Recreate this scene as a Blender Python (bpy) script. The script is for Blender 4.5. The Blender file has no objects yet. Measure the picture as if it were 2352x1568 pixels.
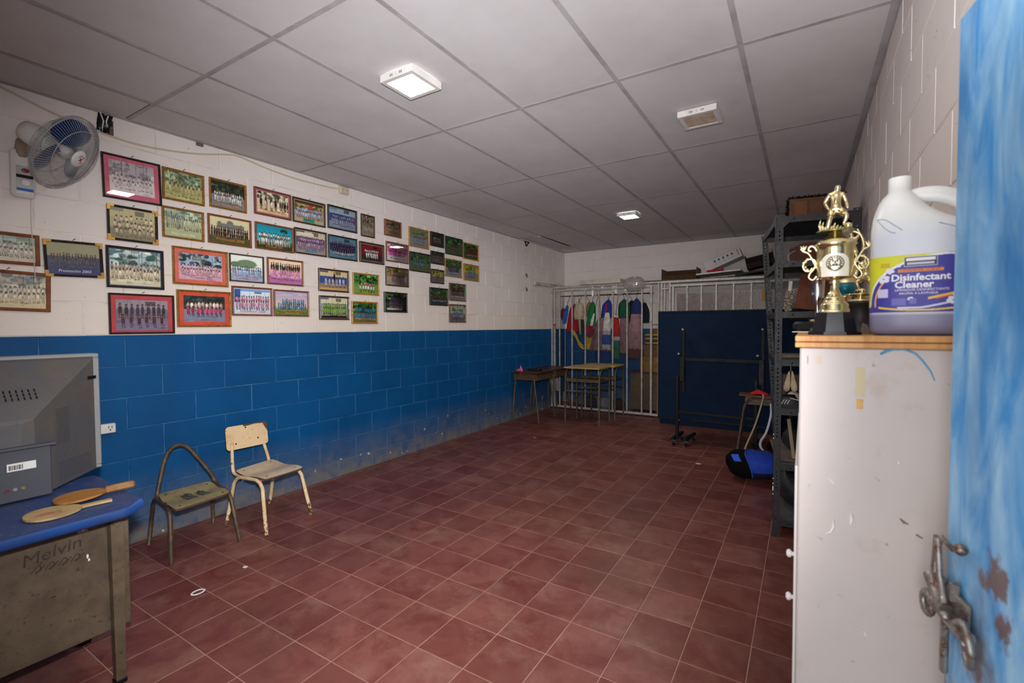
import bpy, math, random
import numpy as np
from mathutils import Vector, Matrix
random.seed(7)
RNG = np.random.default_rng(7)
SC = bpy.context.scene
COL = SC.collection
PI = math.pi

# ------------------------------------------------------------------ camera, world, light, exposure
CAM_X, CAM_Z = 3.6708, 1.3868
cam_data = bpy.data.cameras.new('camera')
cam_data.sensor_fit = 'HORIZONTAL'
cam_data.sensor_width = 36.0
cam_data.lens = 36.0 * 1081.7269 / 2352.0
cam_data.clip_start = 0.05
cam = bpy.data.objects.new('camera', cam_data)
COL.objects.link(cam)
_yaw, _pit, _rol = 0.5548, -0.0313, -0.0048
_f = Vector((-math.sin(_yaw) * math.cos(_pit), math.cos(_yaw) * math.cos(_pit), math.sin(_pit)))
_r = Vector((math.cos(_yaw), math.sin(_yaw), 0))
_u = _r.cross(_f)
_r2 = _r * math.cos(_rol) + _u * math.sin(_rol)
_u2 = -_r * math.sin(_rol) + _u * math.cos(_rol)
cam.matrix_world = Matrix(((_r2.x, _u2.x, -_f.x, CAM_X), (_r2.y, _u2.y, -_f.y, 0.0), (_r2.z, _u2.z, -_f.z, CAM_Z), (0, 0, 0, 1)))
cam_data.dof.use_dof = True
cam_data.dof.focus_distance = 3.6
cam_data.dof.aperture_fstop = 4.0
SC.camera = cam

world = bpy.data.worlds.new('world')
SC.world = world
world.use_nodes = True
world.node_tree.nodes['Background'].inputs[0].default_value = (0.75, 0.85, 1.0, 1)
world.node_tree.nodes['Background'].inputs[1].default_value = 0.35

def area_light(name, loc, aim, sx, sy, power, color):
    d = bpy.data.lights.new(name, 'AREA')
    d.shape = 'RECTANGLE'
    d.size, d.size_y, d.energy, d.color = sx, sy, power, color
    o = bpy.data.objects.new(name, d)
    COL.objects.link(o)
    o.location = loc
    o.rotation_euler = (Vector(aim) - Vector(loc)).to_track_quat('-Z', 'Y').to_euler()
    return o
area_light('doorway_daylight', (3.36, -0.42, 1.15), (2.7, 2.6, 1.45), 1.05, 1.75, 16.0, (0.98, 0.985, 1.0))
# the photographer's flash in the doorway, tilted up and bounced off the ceiling
_fl = bpy.data.lights.new('bounced_flash', 'SPOT')
_fl.energy, _fl.spot_size, _fl.spot_blend, _fl.shadow_soft_size, _fl.color = 195.0, math.radians(108), 1.0, 0.05, (0.98, 0.975, 1.0)
flash = bpy.data.objects.new('bounced_flash', _fl); COL.objects.link(flash)
flash.location = (3.62, 0.02, 1.58)
flash.rotation_euler = (Vector((3.15, 1.08, 2.70)) - Vector(flash.location)).to_track_quat('-Z', 'Y').to_euler()
_fd = bpy.data.lights.new('direct_flash', 'SPOT')
_fd.energy, _fd.spot_size, _fd.spot_blend, _fd.shadow_soft_size, _fd.color = 370.0, math.radians(98), 1.0, 0.04, (0.985, 0.975, 0.99)
flash2 = bpy.data.objects.new('direct_flash', _fd); COL.objects.link(flash2)
flash2.location = (3.62, 0.03, 1.56)
flash2.rotation_euler = (Vector((0.1, 4.0, 0.6)) - Vector(flash2.location)).to_track_quat('-Z', 'Y').to_euler()
LAMP_GLOW = 105.0

SC.view_settings.view_transform = 'Standard'
SC.view_settings.look = 'None'
SC.view_settings.gamma = 1.0
SC.view_settings.use_curve_mapping = False
SC.view_settings.exposure = 0.2
SC.cycles.use_denoising = True
SC.cycles.max_bounces = 8
SC.cycles.transparent_max_bounces = 12

# ------------------------------------------------------------------ materials
def lin(c):
    return tuple((x / 255.0 / 12.92) if x / 255.0 <= 0.04045 else ((x / 255.0 + 0.055) / 1.055) ** 2.4 for x in c[:3])
def rgba(c):
    return lin(c) + (1.0,)

class NT:
    def __init__(s, name):
        s.mat = bpy.data.materials.new(name)
        s.mat.use_nodes = True
        s.nt = s.mat.node_tree
        s.n = s.nt.nodes
        s.l = s.nt.links
        s.b = s.n['Principled BSDF']
        s.pos = s.n.new('ShaderNodeNewGeometry').outputs['Position']
    def link(s, a, b): s.l.new(a, b)
    def noise(s, scale, detail=4, rough=0.6, vec=None, dist=0.0):
        t = s.n.new('ShaderNodeTexNoise')
        t.inputs['Scale'].default_value = scale
        t.inputs['Detail'].default_value = detail
        t.inputs['Roughness'].default_value = rough
        t.inputs['Distortion'].default_value = dist
        s.link(vec if vec is not None else s.pos, t.inputs['Vector'])
        return t.outputs['Fac']
    def ramp(s, fac, p0, p1, v0=0.0, v1=1.0):
        t = s.n.new('ShaderNodeMapRange')
        t.inputs['From Min'].default_value, t.inputs['From Max'].default_value = p0, p1
        t.inputs['To Min'].default_value, t.inputs['To Max'].default_value = v0, v1
        s.link(fac, t.inputs['Value'])
        return t.outputs['Result']
    def math(s, op, a, b):
        t = s.n.new('ShaderNodeMath'); t.operation = op
        for i, x in enumerate((a, b)):
            if isinstance(x, (int, float)): t.inputs[i].default_value = x
            elif x is not None: s.link(x, t.inputs[i])
        return t.outputs[0]
    def mix(s, fac, a, b):
        t = s.n.new('ShaderNodeMix'); t.data_type = 'RGBA'
        if isinstance(fac, (int, float)): t.inputs[0].default_value = fac
        else: s.link(fac, t.inputs[0])
        for k, x in ((6, a), (7, b)):
            if isinstance(x, tuple): t.inputs[k].default_value = rgba(x)
            else: s.link(x, t.inputs[k])
        return t.outputs[2]
    def sep(s):
        t = s.n.new('ShaderNodeSeparateXYZ'); s.link(s.pos, t.inputs[0]); return t.outputs
    def scaled(s, v):
        t = s.n.new('ShaderNodeVectorMath'); t.operation = 'MULTIPLY'
        s.link(s.pos, t.inputs[0]); t.inputs[1].default_value = v
        return t.outputs[0]
    def bump(s, h, strength, dist=0.01):
        t = s.n.new('ShaderNodeBump')
        t.inputs['Strength'].default_value = strength
        t.inputs['Distance'].default_value = dist
        s.link(h, t.inputs['Height'])
        s.link(t.outputs[0], s.b.inputs['Normal'])
    def set(s, color=None, rough=None, metal=None, spec=None):
        for key, x in (('Base Color', color), ('Roughness', rough), ('Metallic', metal), ('Specular IOR Level', spec)):
            if x is None: continue
            if isinstance(x, tuple): s.b.inputs[key].default_value = rgba(x)
            elif isinstance(x, (int, float)): s.b.inputs[key].default_value = x
            else: s.link(x, s.b.inputs[key])
        return s.mat

def M(name, c, rough=0.6, metal=0.0, c2=None, scale=9.0, lo=0.42, hi=0.68, fine=None, bump=0.0, bscale=80.0, spec=0.5, stretch=None):
    """a plain procedural material: base colour, wear colour c2 by noise, fine dirt, bump"""
    t = NT(name)
    vec = t.scaled(stretch) if stretch else None
    col = c
    if c2:
        col = t.mix(t.ramp(t.noise(scale, 5, 0.65, vec), lo, hi), c, c2)
    if fine:
        col = t.mix(t.ramp(t.noise(scale * 9, 3, 0.7, vec), 0.6, 0.72), col, fine)
    if bump:
        t.bump(t.noise(bscale, 4, 0.6, vec), bump, 0.004)
    r = rough
    if c2:
        r = t.ramp(t.noise(scale * 2.3, 3), 0.3, 0.7, max(rough - 0.08, 0.02), min(rough + 0.12, 1))
    return t.set(col, r, metal, spec)

def wall_paint(kind):
    t = NT('wall_paint_' + kind)
    z = t.sep()[2]
    if kind == 'blue':
        base = t.mix(t.ramp(t.noise(2.2, 5), 0.3, 0.75), (0, 84, 140), (0, 70, 122))
        base = t.mix(t.ramp(t.noise(45, 3, 0.75), 0.70, 0.80, 0, 0.6), base, (90, 136, 170))          # scuffs
        dirt = t.math('MULTIPLY', t.ramp(z, 0.02, 0.46, 1.0, 0.0), t.ramp(t.noise(6, 6, 0.7), 0.25, 0.62))
        base = t.mix(t.math('MULTIPLY', dirt, 0.75), base, (120, 116, 110))
        foot = t.math('MULTIPLY', t.ramp(t.noise(9, 5, 0.75), 0.40, 0.60), t.ramp(z, 0.02, 0.17, 0.85, 0.0))
        base = t.mix(foot, base, (128, 120, 104))
        chip = t.math('MULTIPLY', t.ramp(t.noise(11, 2, 0.5), 0.69, 0.70), t.ramp(z, 0.34, 0.26, 0.0, 1.0))
        base = t.mix(chip, base, (196, 184, 168))
        rough = t.ramp(t.noise(6, 3), 0.3, 0.7, 0.5, 0.65)
    else:
        base = t.mix(t.ramp(t.noise(1.6, 5), 0.3, 0.75), (238, 230, 224), (228, 219, 213))
        low = t.ramp(z, 1.35, 2.2, 1.0, 0.0)
        base = t.mix(t.math('MULTIPLY', low, t.ramp(t.noise(3, 4), 0.3, 0.7, 0.2, 0.7)), base, (240, 226, 204))
        base = t.mix(t.ramp(t.noise(7, 5, 0.7), 0.66, 0.8, 0, 0.5), base, (176, 160, 140))
        base = t.mix(t.ramp(t.noise(60, 2, 0.6), 0.73, 0.76), base, (90, 78, 68))
        rough = 0.62
    t.bump(t.noise(130, 4, 0.7), 0.35, 0.004)
    return t.set(base, rough, 0.0, 0.25)
def mortar(kind):
    t = NT('joint_' + kind)
    z = t.sep()[2]
    if kind == 'wall':
        up = t.ramp(z, 1.344, 1.346)
        blue = t.mix(t.ramp(t.noise(7, 4), 0.35, 0.62), (4, 78, 130), (58, 112, 156))
        white = t.mix(t.ramp(t.noise(4, 4), 0.4, 0.65), (238, 232, 226), (206, 196, 186))
        c = t.mix(up, blue, white)
        c = t.mix(t.math('MULTIPLY', t.ramp(z, 0.0, 0.3, 1, 0), 0.7), c, (128, 120, 106))
    else:
        c = t.mix(t.ramp(t.noise(5, 4), 0.3, 0.7), (172, 136, 120), (144, 106, 92))
    return t.set(c, 0.85)
def tile_mat():
    t = NT('red_floor_tile')
    # one random value per tile, from the tile's own grid cell
    v = t.n.new('ShaderNodeVectorMath'); v.operation = 'SUBTRACT'; t.link(t.pos, v.inputs[0]); v.inputs[1].default_value = (TX0, TY0, 0)
    d = t.n.new('ShaderNodeVectorMath'); d.operation = 'DIVIDE'; t.link(v.outputs[0], d.inputs[0]); d.inputs[1].default_value = (TSX, TSY, 1e6)
    fl = t.n.new('ShaderNodeVectorMath'); fl.operation = 'FLOOR'; t.link(d.outputs[0], fl.inputs[0])
    wn = t.n.new('ShaderNodeTexWhiteNoise'); wn.noise_dimensions = '3D'; t.link(fl.outputs[0], wn.inputs['Vector'])
    off = t.n.new('ShaderNodeVectorMath'); off.operation = 'ADD'; t.link(t.pos, off.inputs[0]); t.link(wn.outputs['Color'], off.inputs[1])
    big = t.noise(5.5, 6, 0.68, off.outputs[0], 0.6)
    c = t.mix(wn.outputs['Value'], (112, 62, 54), (132, 80, 70))
    c = t.mix(t.ramp(big, 0.42, 0.70, 0.0, 0.85), c, (98, 38, 34))
    c = t.mix(t.ramp(t.noise(3.1, 5, 0.7, off.outputs[0]), 0.52, 0.74, 0.0, 0.65), c, (150, 112, 98))
    c = t.mix(t.ramp(t.noise(1.3, 4, 0.6), 0.5, 0.72, 0.0, 0.45), c, (82, 54, 44))
    c = t.mix(t.ramp(t.noise(38, 4, 0.75), 0.66, 0.76, 0, 0.6), c, (182, 150, 138))
    t.bump(t.noise(55, 4, 0.6), 0.06, 0.003)
    r = t.ramp(t.noise(7, 5, 0.65, off.outputs[0]), 0.3, 0.72, 0.30, 0.52)
    return t.set(c, r, 0.0, 0.42)
TSX, TX0, TSY, TY0 = 0.2464, 1.7698, 0.2522, 1.7339

def printed():
    t = NT('printed_colours')
    a = t.n.new('ShaderNodeAttribute'); a.attribute_name = 'Col'
    return t.set(a.outputs['Color'], 0.45)
def clear_glass():
    m = bpy.data.materials.new('picture_glass'); m.use_nodes = True
    nt = m.node_tree; nt.nodes.clear()
    o = nt.nodes.new('ShaderNodeOutputMaterial'); mx = nt.nodes.new('ShaderNodeMixShader')
    tr = nt.nodes.new('ShaderNodeBsdfTransparent'); gl = nt.nodes.new('ShaderNodeBsdfGlossy')
    gl.inputs['Roughness'].default_value = 0.02
    fr = nt.nodes.new('ShaderNodeFresnel'); fr.inputs[0].default_value = 1.42
    nt.links.new(fr.outputs[0], mx.inputs[0]); nt.links.new(tr.outputs[0], mx.inputs[1]); nt.links.new(gl.outputs[0], mx.inputs[2])
    nt.links.new(mx.outputs[0], o.inputs[0])
    return m
def plastic_film():
    m = bpy.data.materials.new('clear_plastic_film'); m.use_nodes = True
    nt = m.node_tree; nt.nodes.clear()
    o = nt.nodes.new('ShaderNodeOutputMaterial'); mx = nt.nodes.new('ShaderNodeMixShader'); m2 = nt.nodes.new('ShaderNodeMixShader')
    tr = nt.nodes.new('ShaderNodeBsdfTransparent'); gl = nt.nodes.new('ShaderNodeBsdfGlossy'); df = nt.nodes.new('ShaderNodeBsdfDiffuse')
    df.inputs[0].default_value = (0.6, 0.57, 0.52, 1); gl.inputs['Roughness'].default_value = 0.15
    m2.inputs[0].default_value = 0.30; mx.inputs[0].default_value = 0.16
    nt.links.new(tr.outputs[0], m2.inputs[1]); nt.links.new(df.outputs[0], m2.inputs[2])
    nt.links.new(m2.outputs[0], mx.inputs[1]); nt.links.new(gl.outputs[0], mx.inputs[2]); nt.links.new(mx.outputs[0], o.inputs[0])
    return m
def glow(name, c, strength):
    t = NT(name)
    t.b.inputs['Emission Color'].default_value = rgba(c)
    t.b.inputs['Emission Strength'].default_value = strength
    return t.set(c, 0.5)

# ------------------------------------------------------------------ mesh builder
class MB:
    def __init__(s): s.v, s.f, s.m, s.s = [], [], [], []
    def add(s, vs, fs, m=0, smooth=False):
        k = len(s.v)
        s.v += [tuple(v) for v in vs]
        s.f += [tuple(i + k for i in f) for f in fs]
        s.m += [m] * len(fs); s.s += [smooth] * len(fs)
        return s
    def obox(s, c, size, R=None, m=0, bev=0.0):
        h = Vector(size) / 2
        c = Vector(c)
        R = R or Matrix.Identity(3)
        if bev <= 0:
            vs = [c + R @ Vector((sx * h.x, sy * h.y, sz * h.z)) for sx in (-1, 1) for sy in (-1, 1) for sz in (-1, 1)]
            return s.add(vs, [(0, 1, 3, 2), (4, 6, 7, 5), (0, 4, 5, 1), (2, 3, 7, 6), (0, 2, 6, 4), (1, 5, 7, 3)], m)
        b = min(bev, h.x * .98, h.y * .98, h.z * .98)
        vs, idx = [], {}
        for sx in (-1, 1):
            for sy in (-1, 1):
                for sz in (-1, 1):
                    for a in range(3):
                        p = [sx * (h.x - b), sy * (h.y - b), sz * (h.z - b)]
                        p[a] = (sx, sy, sz)[a] * h[a]
                        idx[(sx, sy, sz, a)] = len(vs)
                        vs.append(c + R @ Vector(p))
        fs = []
        for a in range(3):
            o1, o2 = [i for i in range(3) if i != a]
            for sg in (-1, 1):
                q = []
                for t1, t2 in ((-1, -1), (1, -1), (1, 1), (-1, 1)):
                    k = [0, 0, 0]; k[a] = sg; k[o1] = t1; k[o2] = t2
                    q.append(idx[(k[0], k[1], k[2], a)])
                fs.append(tuple(q))
        for a in range(3):                         # edges parallel to a
            o1, o2 = [i for i in range(3) if i != a]
            for t1 in (-1, 1):
                for t2 in (-1, 1):
                    q = []
                    for sg, ax in ((-1, o1), (1, o1), (1, o2), (-1, o2)):
                        k = [0, 0, 0]; k[a] = sg; k[o1] = t1; k[o2] = t2
                        q.append(idx[(k[0], k[1], k[2], ax)])
                    fs.append(tuple(q))
        for sx in (-1, 1):
            for sy in (-1, 1):
                for sz in (-1, 1):
                    fs.append(tuple(idx[(sx, sy, sz, a)] for a in range(3)))
        return s.add(vs, fs, m)
    def box(s, a, b, m=0, bev=0.0):
        a, b = Vector(a), Vector(b)
        return s.obox((a + b) / 2, (abs(b.x - a.x), abs(b.y - a.y), abs(b.z - a.z)), None, m, bev)
    def bar(s, p, q, w, h, m=0, up=(0, 0, 1), bev=0.0):
        p, q = Vector(p), Vector(q)
        d = (q - p).normalized()
        up = Vector(up)
        if abs(d.dot(up)) > 0.98: up = Vector((0, 1, 0)) if abs(d.y) < .9 else Vector((1, 0, 0))
        x = d.cross(up).normalized(); y = x.cross(d).normalized()
        R = Matrix((x, y, d)).transposed()
        return s.obox((p + q) / 2, (w, h, (q - p).length), R, m, bev)
    def tube(s, pts, r, n=8, m=0, closed=False, cap=True, flat=None):
        P = [Vector(p) for p in pts]; N = len(P)
        rs = r if isinstance(r, (list, tuple)) else [r] * N
        vs, fs = [], []
        prev = None
        for i in range(N):
            if closed: t = P[(i + 1) % N] - P[i - 1]
            else: t = P[min(i + 1, N - 1)] - P[max(i - 1, 0)]
            t = t.normalized() if t.length > 1e-9 else Vector((0, 0, 1))
            if prev is None:
                a = Vector((0, 0, 1)) if abs(t.z) < 0.9 else Vector((1, 0, 0))
                x = t.cross(a).normalized()
            else:
                x = (prev - t * prev.dot(t))
                x = x.normalized() if x.length > 1e-6 else t.cross(Vector((0, 1, 0.3))).normalized()
            prev = x
            y = t.cross(x)
            fy = flat if flat else 1.0
            for k in range(n):
                an = 2 * PI * k / n
                vs.append(P[i] + x * (math.cos(an) * rs[i]) + y * (math.sin(an) * rs[i] * fy))
        for i in range(N if closed else N - 1):
            j = (i + 1) % N
            for k in range(n):
                k2 = (k + 1) % n
                fs.append((i * n + k, i * n + k2, j * n + k2, j * n + k))
        s.add(vs, fs, m, True)
        if cap and not closed:
            k0 = len(s.v) - len(vs)
            s.f += [tuple(k0 + k for k in range(n)), tuple(k0 + (N - 1) * n + k for k in reversed(range(n)))]
            s.m += [m, m]; s.s += [False, False]
        return s
    def lathe(s, prof, c=(0, 0, 0), n=24, R=None, m=0, smooth=True, sx=1.0, sy=1.0, cap=True, a0=0.0, a1=2 * PI):
        c = Vector(c); R = R or Matrix.Identity(3)
        full = abs(a1 - a0 - 2 * PI) < 1e-6
        nn = n if full else n + 1
        vs = []
        for (r, z) in prof:
            for k in range(nn):
                an = a0 + (a1 - a0) * k / n
                vs.append(c + R @ Vector((r * math.cos(an) * sx, r * math.sin(an) * sy, z)))
        fs = []
        for i in range(len(prof) - 1):
            for k in range(n):
                k2 = (k + 1) % nn if full else k + 1
                fs.append((i * nn + k, i * nn + k2, (i + 1) * nn + k2, (i + 1) * nn + k))
        k0 = len(s.v)
        s.add(vs, fs, m, smooth)
        if cap and full:
            for i in (0, len(prof) - 1):
                if prof[i][0] > 1e-5:
                    s.f.append(tuple(k0 + i * nn + k for k in range(n))); s.m.append(m); s.s.append(False)
        return s
    def prism(s, poly, o, u, v, w, m=0):
        """polygon (u, v) extruded along vector w from origin o"""
        o, u, v, w = Vector(o), Vector(u), Vector(v), Vector(w)
        n = len(poly)
        vs = [o + u * a + v * b for a, b in poly] + [o + u * a + v * b + w for a, b in poly]
        fs = [tuple(range(n)), tuple(range(2 * n - 1, n - 1, -1))] + [(i, (i + 1) % n, n + (i + 1) % n, n + i) for i in range(n)]
        return s.add(vs, fs, m)
    def grid(s, fn, nu, nv, m=0, smooth=True, close_u=False):
        vs = [fn(i / nu, j / nv) for j in range(nv + 1) for i in range(nu + (0 if close_u else 1))]
        k = nu + (0 if close_u else 1)
        fs = [(j * k + i, j * k + (i + 1) % k, (j + 1) * k + (i + 1) % k, (j + 1) * k + i) for j in range(nv) for i in range(nu)]
        return s.add(vs, fs, m, smooth)
    def ball(s, c, r, n=12, m=0, sc=(1, 1, 1), R=None):
        prof = [(math.sin(PI * i / n) * r, -math.cos(PI * i / n) * r) for i in range(n + 1)]
        R = (R or Matrix.Identity(3)) @ Matrix.Diagonal(sc)
        return s.lathe(prof, c, max(8, n + 2), R, m, True, cap=False)
    def data(s, name, mats, off=None):
        me = bpy.data.meshes.new(name)
        v = s.v if off is None else [(a - off[0], b - off[1], c - off[2]) for a, b, c in s.v]
        me.from_pydata(v, [], s.f)
        for m in (mats if isinstance(mats, (list, tuple)) else [mats]): me.materials.append(m)
        me.polygons.foreach_set('material_index', s.m)
        me.polygons.foreach_set('use_smooth', s.s)
        me.validate(); me.update()
        return me
    def build(s, name, mats, parent=None, local=False, stuff=False):
        off = None
        if parent is not None and not local:
            off = parent.get('_w') or tuple(parent.location)
        me = s.data(name, mats, off)
        return put(name, me, parent, stuff)

def put(name, me, parent=None, stuff=False):
    o = bpy.data.objects.new(name, me)
    COL.objects.link(o)
    if parent is not None:
        o.parent = parent
        if parent.get('_w') is not None: o['_w'] = parent['_w']
        else: o['_w'] = tuple(parent.location)
    if stuff: o['kind'] = 'stuff'
    return o
def thing(name, label, cat, loc=(0, 0, 0), group=None, rot=None):
    o = bpy.data.objects.new(name, None); COL.objects.link(o)
    o.empty_display_size = 0.05
    o.location = loc
    if rot: o.rotation_euler = rot
    o['label'] = label; o['category'] = cat
    if group: o['group'] = group
    return o
def tag(o, label, cat, group=None):
    o['label'] = label; o['category'] = cat
    if group: o['group'] = group
    return o
def struct(o):
    o['kind'] = 'structure'; return o
def Rz(a): return Matrix.Rotation(a, 3, 'Z')
def frame_R(x, y, z): return Matrix((Vector(x), Vector(y), Vector(z))).transposed()
def arc(c, r, a0, a1, n, u, v):
    c, u, v = Vector(c), Vector(u), Vector(v)
    return [c + u * (r * math.cos(a0 + (a1 - a0) * i / n)) + v * (r * math.sin(a0 + (a1 - a0) * i / n)) for i in range(n + 1)]
def smooth_path(pts, n=6):
    P = [Vector(p) for p in pts]; out = []
    for i in range(len(P) - 1):
        p0, p1, p2, p3 = P[max(i - 1, 0)], P[i], P[i + 1], P[min(i + 2, len(P) - 1)]
        for k in range(n):
            t = k / n
            out.append(0.5 * ((2 * p1) + (p2 - p0) * t + (2 * p0 - 5 * p1 + 4 * p2 - p3) * t * t + (3 * p1 - p0 - 3 * p2 + p3) * t ** 3))
    out.append(P[-1]); return out

_txt = {}
def text_geo(body, size, shear=0.0, extrude=0.0, bold=0.0):
    key = (body, round(size, 5), shear, extrude, bold)
    if key in _txt: return _txt[key]
    cu = bpy.data.curves.new('lettering', 'FONT')
    cu.body = body; cu.size = size; cu.shear = shear; cu.extrude = extrude; cu.offset = bold
    cu.align_x = 'CENTER'; cu.align_y = 'CENTER'; cu.resolution_u = 2
    o = bpy.data.objects.new('lettering', cu); COL.objects.link(o)
    bpy.context.view_layer.update()
    me = bpy.data.meshes.new_from_object(o.evaluated_get(bpy.context.evaluated_depsgraph_get()))
    vs = [tuple(v.co) for v in me.vertices]; fs = [tuple(p.vertices) for p in me.polygons]
    bpy.data.objects.remove(o); bpy.data.curves.remove(cu); bpy.data.meshes.remove(me)
    _txt[key] = (vs, fs)
    return vs, fs
def skin(verts, edges, radii, sub=2):
    me = bpy.data.meshes.new('body'); me.from_pydata(verts, edges, [])
    o = bpy.data.objects.new('body', me); COL.objects.link(o)
    md = o.modifiers.new('skin', 'SKIN')
    sv = me.skin_vertices[0].data
    for i, r in enumerate(radii):
        sv[i].radius = (r, r) if not isinstance(r, tuple) else r
        sv[i].use_root = (i == 0)
    o.modifiers.new('sub', 'SUBSURF').levels = sub
    bpy.context.view_layer.update()
    m2 = bpy.data.meshes.new_from_object(o.evaluated_get(bpy.context.evaluated_depsgraph_get()))
    vs = [tuple(v.co) for v in m2.vertices]; fs = [tuple(p.vertices) for p in m2.polygons]
    bpy.data.objects.remove(o); bpy.data.meshes.remove(me); bpy.data.meshes.remove(m2)
    return vs, fs
def colour_grid(name, img, fn, mat, parent):
    """img: HxWx3 sRGB 0..255 (row 0 = top) printed on a grid whose points come from fn(u, v)"""
    H, W = img.shape[:2]
    mb = MB()
    mb.grid(fn, W - 1, H - 1, 0, True)
    o = mb.build(name, mat, parent, local=True)
    a = o.data.color_attributes.new('Col', 'FLOAT_COLOR', 'POINT')
    c = np.clip(img / 255.0, 0, 1)
    c = np.where(c <= 0.04045, c / 12.92, ((c + 0.055) / 1.055) ** 2.4)
    arr = np.ones((H * W, 4)); arr[:, :3] = c[::-1].reshape(-1, 3)
    a.data.foreach_set('color', arr.astype(np.float32).ravel())
    return o

# ------------------------------------------------------------------ shared materials
BLUE, WHITE, JOINT = wall_paint('blue'), wall_paint('white'), mortar('wall')
TILE, GROUT = tile_mat(), mortar('floor')
PANEL = M('ceiling_panel_white', (204, 202, 202), 0.9, c2=(195, 192, 192), scale=2.0)
TEE = M('ceiling_tee_grey', (176, 173, 173), 0.6, c2=(150, 146, 144), scale=5)
DARKVOID = M('dark_void', (22, 20, 20), 0.95)
PRINT, GLASS, FILM = printed(), clear_glass(), plastic_film()
BLACKM = M('black_enamel', (12, 12, 13), 0.5, c2=(22, 21, 21), scale=12, fine=(60, 58, 56), spec=.25)
BLACKP = M('black_plastic', (12, 12, 14), 0.45, c2=(22, 22, 24), spec=.3)
STEELW = M('silver_painted_steel', (196, 194, 188), 0.45, 0.25, c2=(160, 156, 148), scale=14, fine=(110, 96, 80))
RUSTTUBE = M('worn_brown_tube', (74, 62, 50), 0.5, 0.3, c2=(112, 92, 66), scale=16, fine=(48, 36, 28))
OLIVE = M('olive_brown_tube', (96, 84, 58), 0.5, 0.25, c2=(74, 60, 44), scale=14, fine=(52, 40, 30))
CREAM = None
CARD = M('cardboard', (122, 92, 58), 0.85, c2=(104, 76, 46), scale=6)
WOODRED = M('red_brown_wood', (88, 50, 34), 0.42, c2=(70, 38, 26), scale=12, stretch=(1, 6, 6))
GOLD = M('gold_plate', (236, 222, 172), 0.16, 1.0, c2=(222, 206, 152), scale=20)
SILVER = M('silver_plate', (214, 214, 210), 0.12, 1.0)
WHITEP = M('white_plastic', (226, 224, 220), 0.4, c2=(210, 206, 200))
PAPER = M('white_paper', (224, 222, 216), 0.8)

def chipped_cream():
    t = NT('cream_enamel_chipped')
    z = t.sep()[2]
    c = t.mix(t.ramp(t.noise(14, 4), .42, .68), (226, 200, 156), (204, 172, 126))
    k = t.math('ADD', t.noise(34, 4, .7), t.ramp(z, .0, .16, .22, .0))
    c = t.mix(t.ramp(k, .62, .68), c, (92, 54, 30))
    return t.set(c, .5)
CREAM = chipped_cream()
def lift(R, size):
    """height of a tilted box's centre above its lowest corner"""
    return sum(abs(R[2][i]) * size[i] / 2 for i in range(3)) + .001
# ------------------------------------------------------------------ the room
RX, BY, ZC, ZB = 3.99, 7.75, 2.7063, 1.3452
FW = 0.12                                      # inner face of the front wall
_bm = {}
def brick_mesh(L, h, mat):
    k = (round(L, 3), round(h, 3), mat.name)
    if k not in _bm:
        mb = MB()
        x0, b = -0.024, 0.0035
        y, z = L / 2 - 0.0024, h / 2 - 0.0024
        vs = [(x0, sy * y, sz * z) for sy, sz in ((-1, -1), (1, -1), (1, 1), (-1, 1))]
        vs += [(-b, sy * y, sz * z) for sy, sz in ((-1, -1), (1, -1), (1, 1), (-1, 1))]
        vs += [(0, sy * (y - b), sz * (z - b)) for sy, sz in ((-1, -1), (1, -1), (1, 1), (-1, 1))]
        fs = [(8, 9, 10, 11)]
        for i in range(4):
            j = (i + 1) % 4
            fs += [(i, j, 4 + j, 4 + i), (4 + i, 4 + j, 8 + j, 8 + i)]
        mb.add(vs, fs)
        _bm[k] = mb.data('brick', mat)
    return _bm[k]
def block_wall(name, length, phase, slab):
    """wall root in its own frame: +X out of the face, Y along, Z up"""
    w = struct(slab)
    for c in range(-1, 14):
        z0, z1 = ZB - 0.2 * (7 - c), ZB - 0.2 * (6 - c)
        z0c = max(z0, 0.0)
        if z1 <= 0.01 or z0 > ZC: continue
        mat = BLUE if z1 < ZB + 0.05 else WHITE
        ph = phase + (0.2 if c % 2 else 0.0)
        y = ph - 0.4 * math.ceil(ph / 0.4)
        while y < length - 0.005:
            a, b = max(y, 0.0), min(y + 0.4, length)
            if b - a > 0.03:
                o = put('brick', brick_mesh(b - a, z1 - z0c, mat), w)
                o.location = (random.uniform(-0.0008, 0.0008), (a + b) / 2, (z0c + z1) / 2)
            y += 0.4
    return w
def slab(name, length):
    mb = MB(); mb.box((-0.15, 0, 0), (-0.0028, length, 2.86))
    o = mb.build(name, JOINT)
    return o
wl = slab('wall_left', BY - FW + 0.0)
wl.location = (0, FW, 0)
block_wall('wall_left', BY - FW, 1.25 - FW + 0.4, wl)
wb = slab('wall_back', RX)
wb.location = (0, BY, 0); wb.rotation_euler = (0, 0, -PI / 2)
block_wall('wall_back', RX, 0.13, wb)
wr = slab('wall_right', BY + 0.05)
wr.location = (RX, BY, 0); wr.rotation_euler = (0, 0, PI)
block_wall('wall_right', BY + 0.03, 0.3, wr)
mb = MB()
mb.box((-0.15, -0.03, 0), (2.72, FW, 2.86)); mb.box((2.72, -0.03, 2.12), (4.14, FW, 2.86))
struct(mb.build('wall_front', WHITE))

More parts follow.
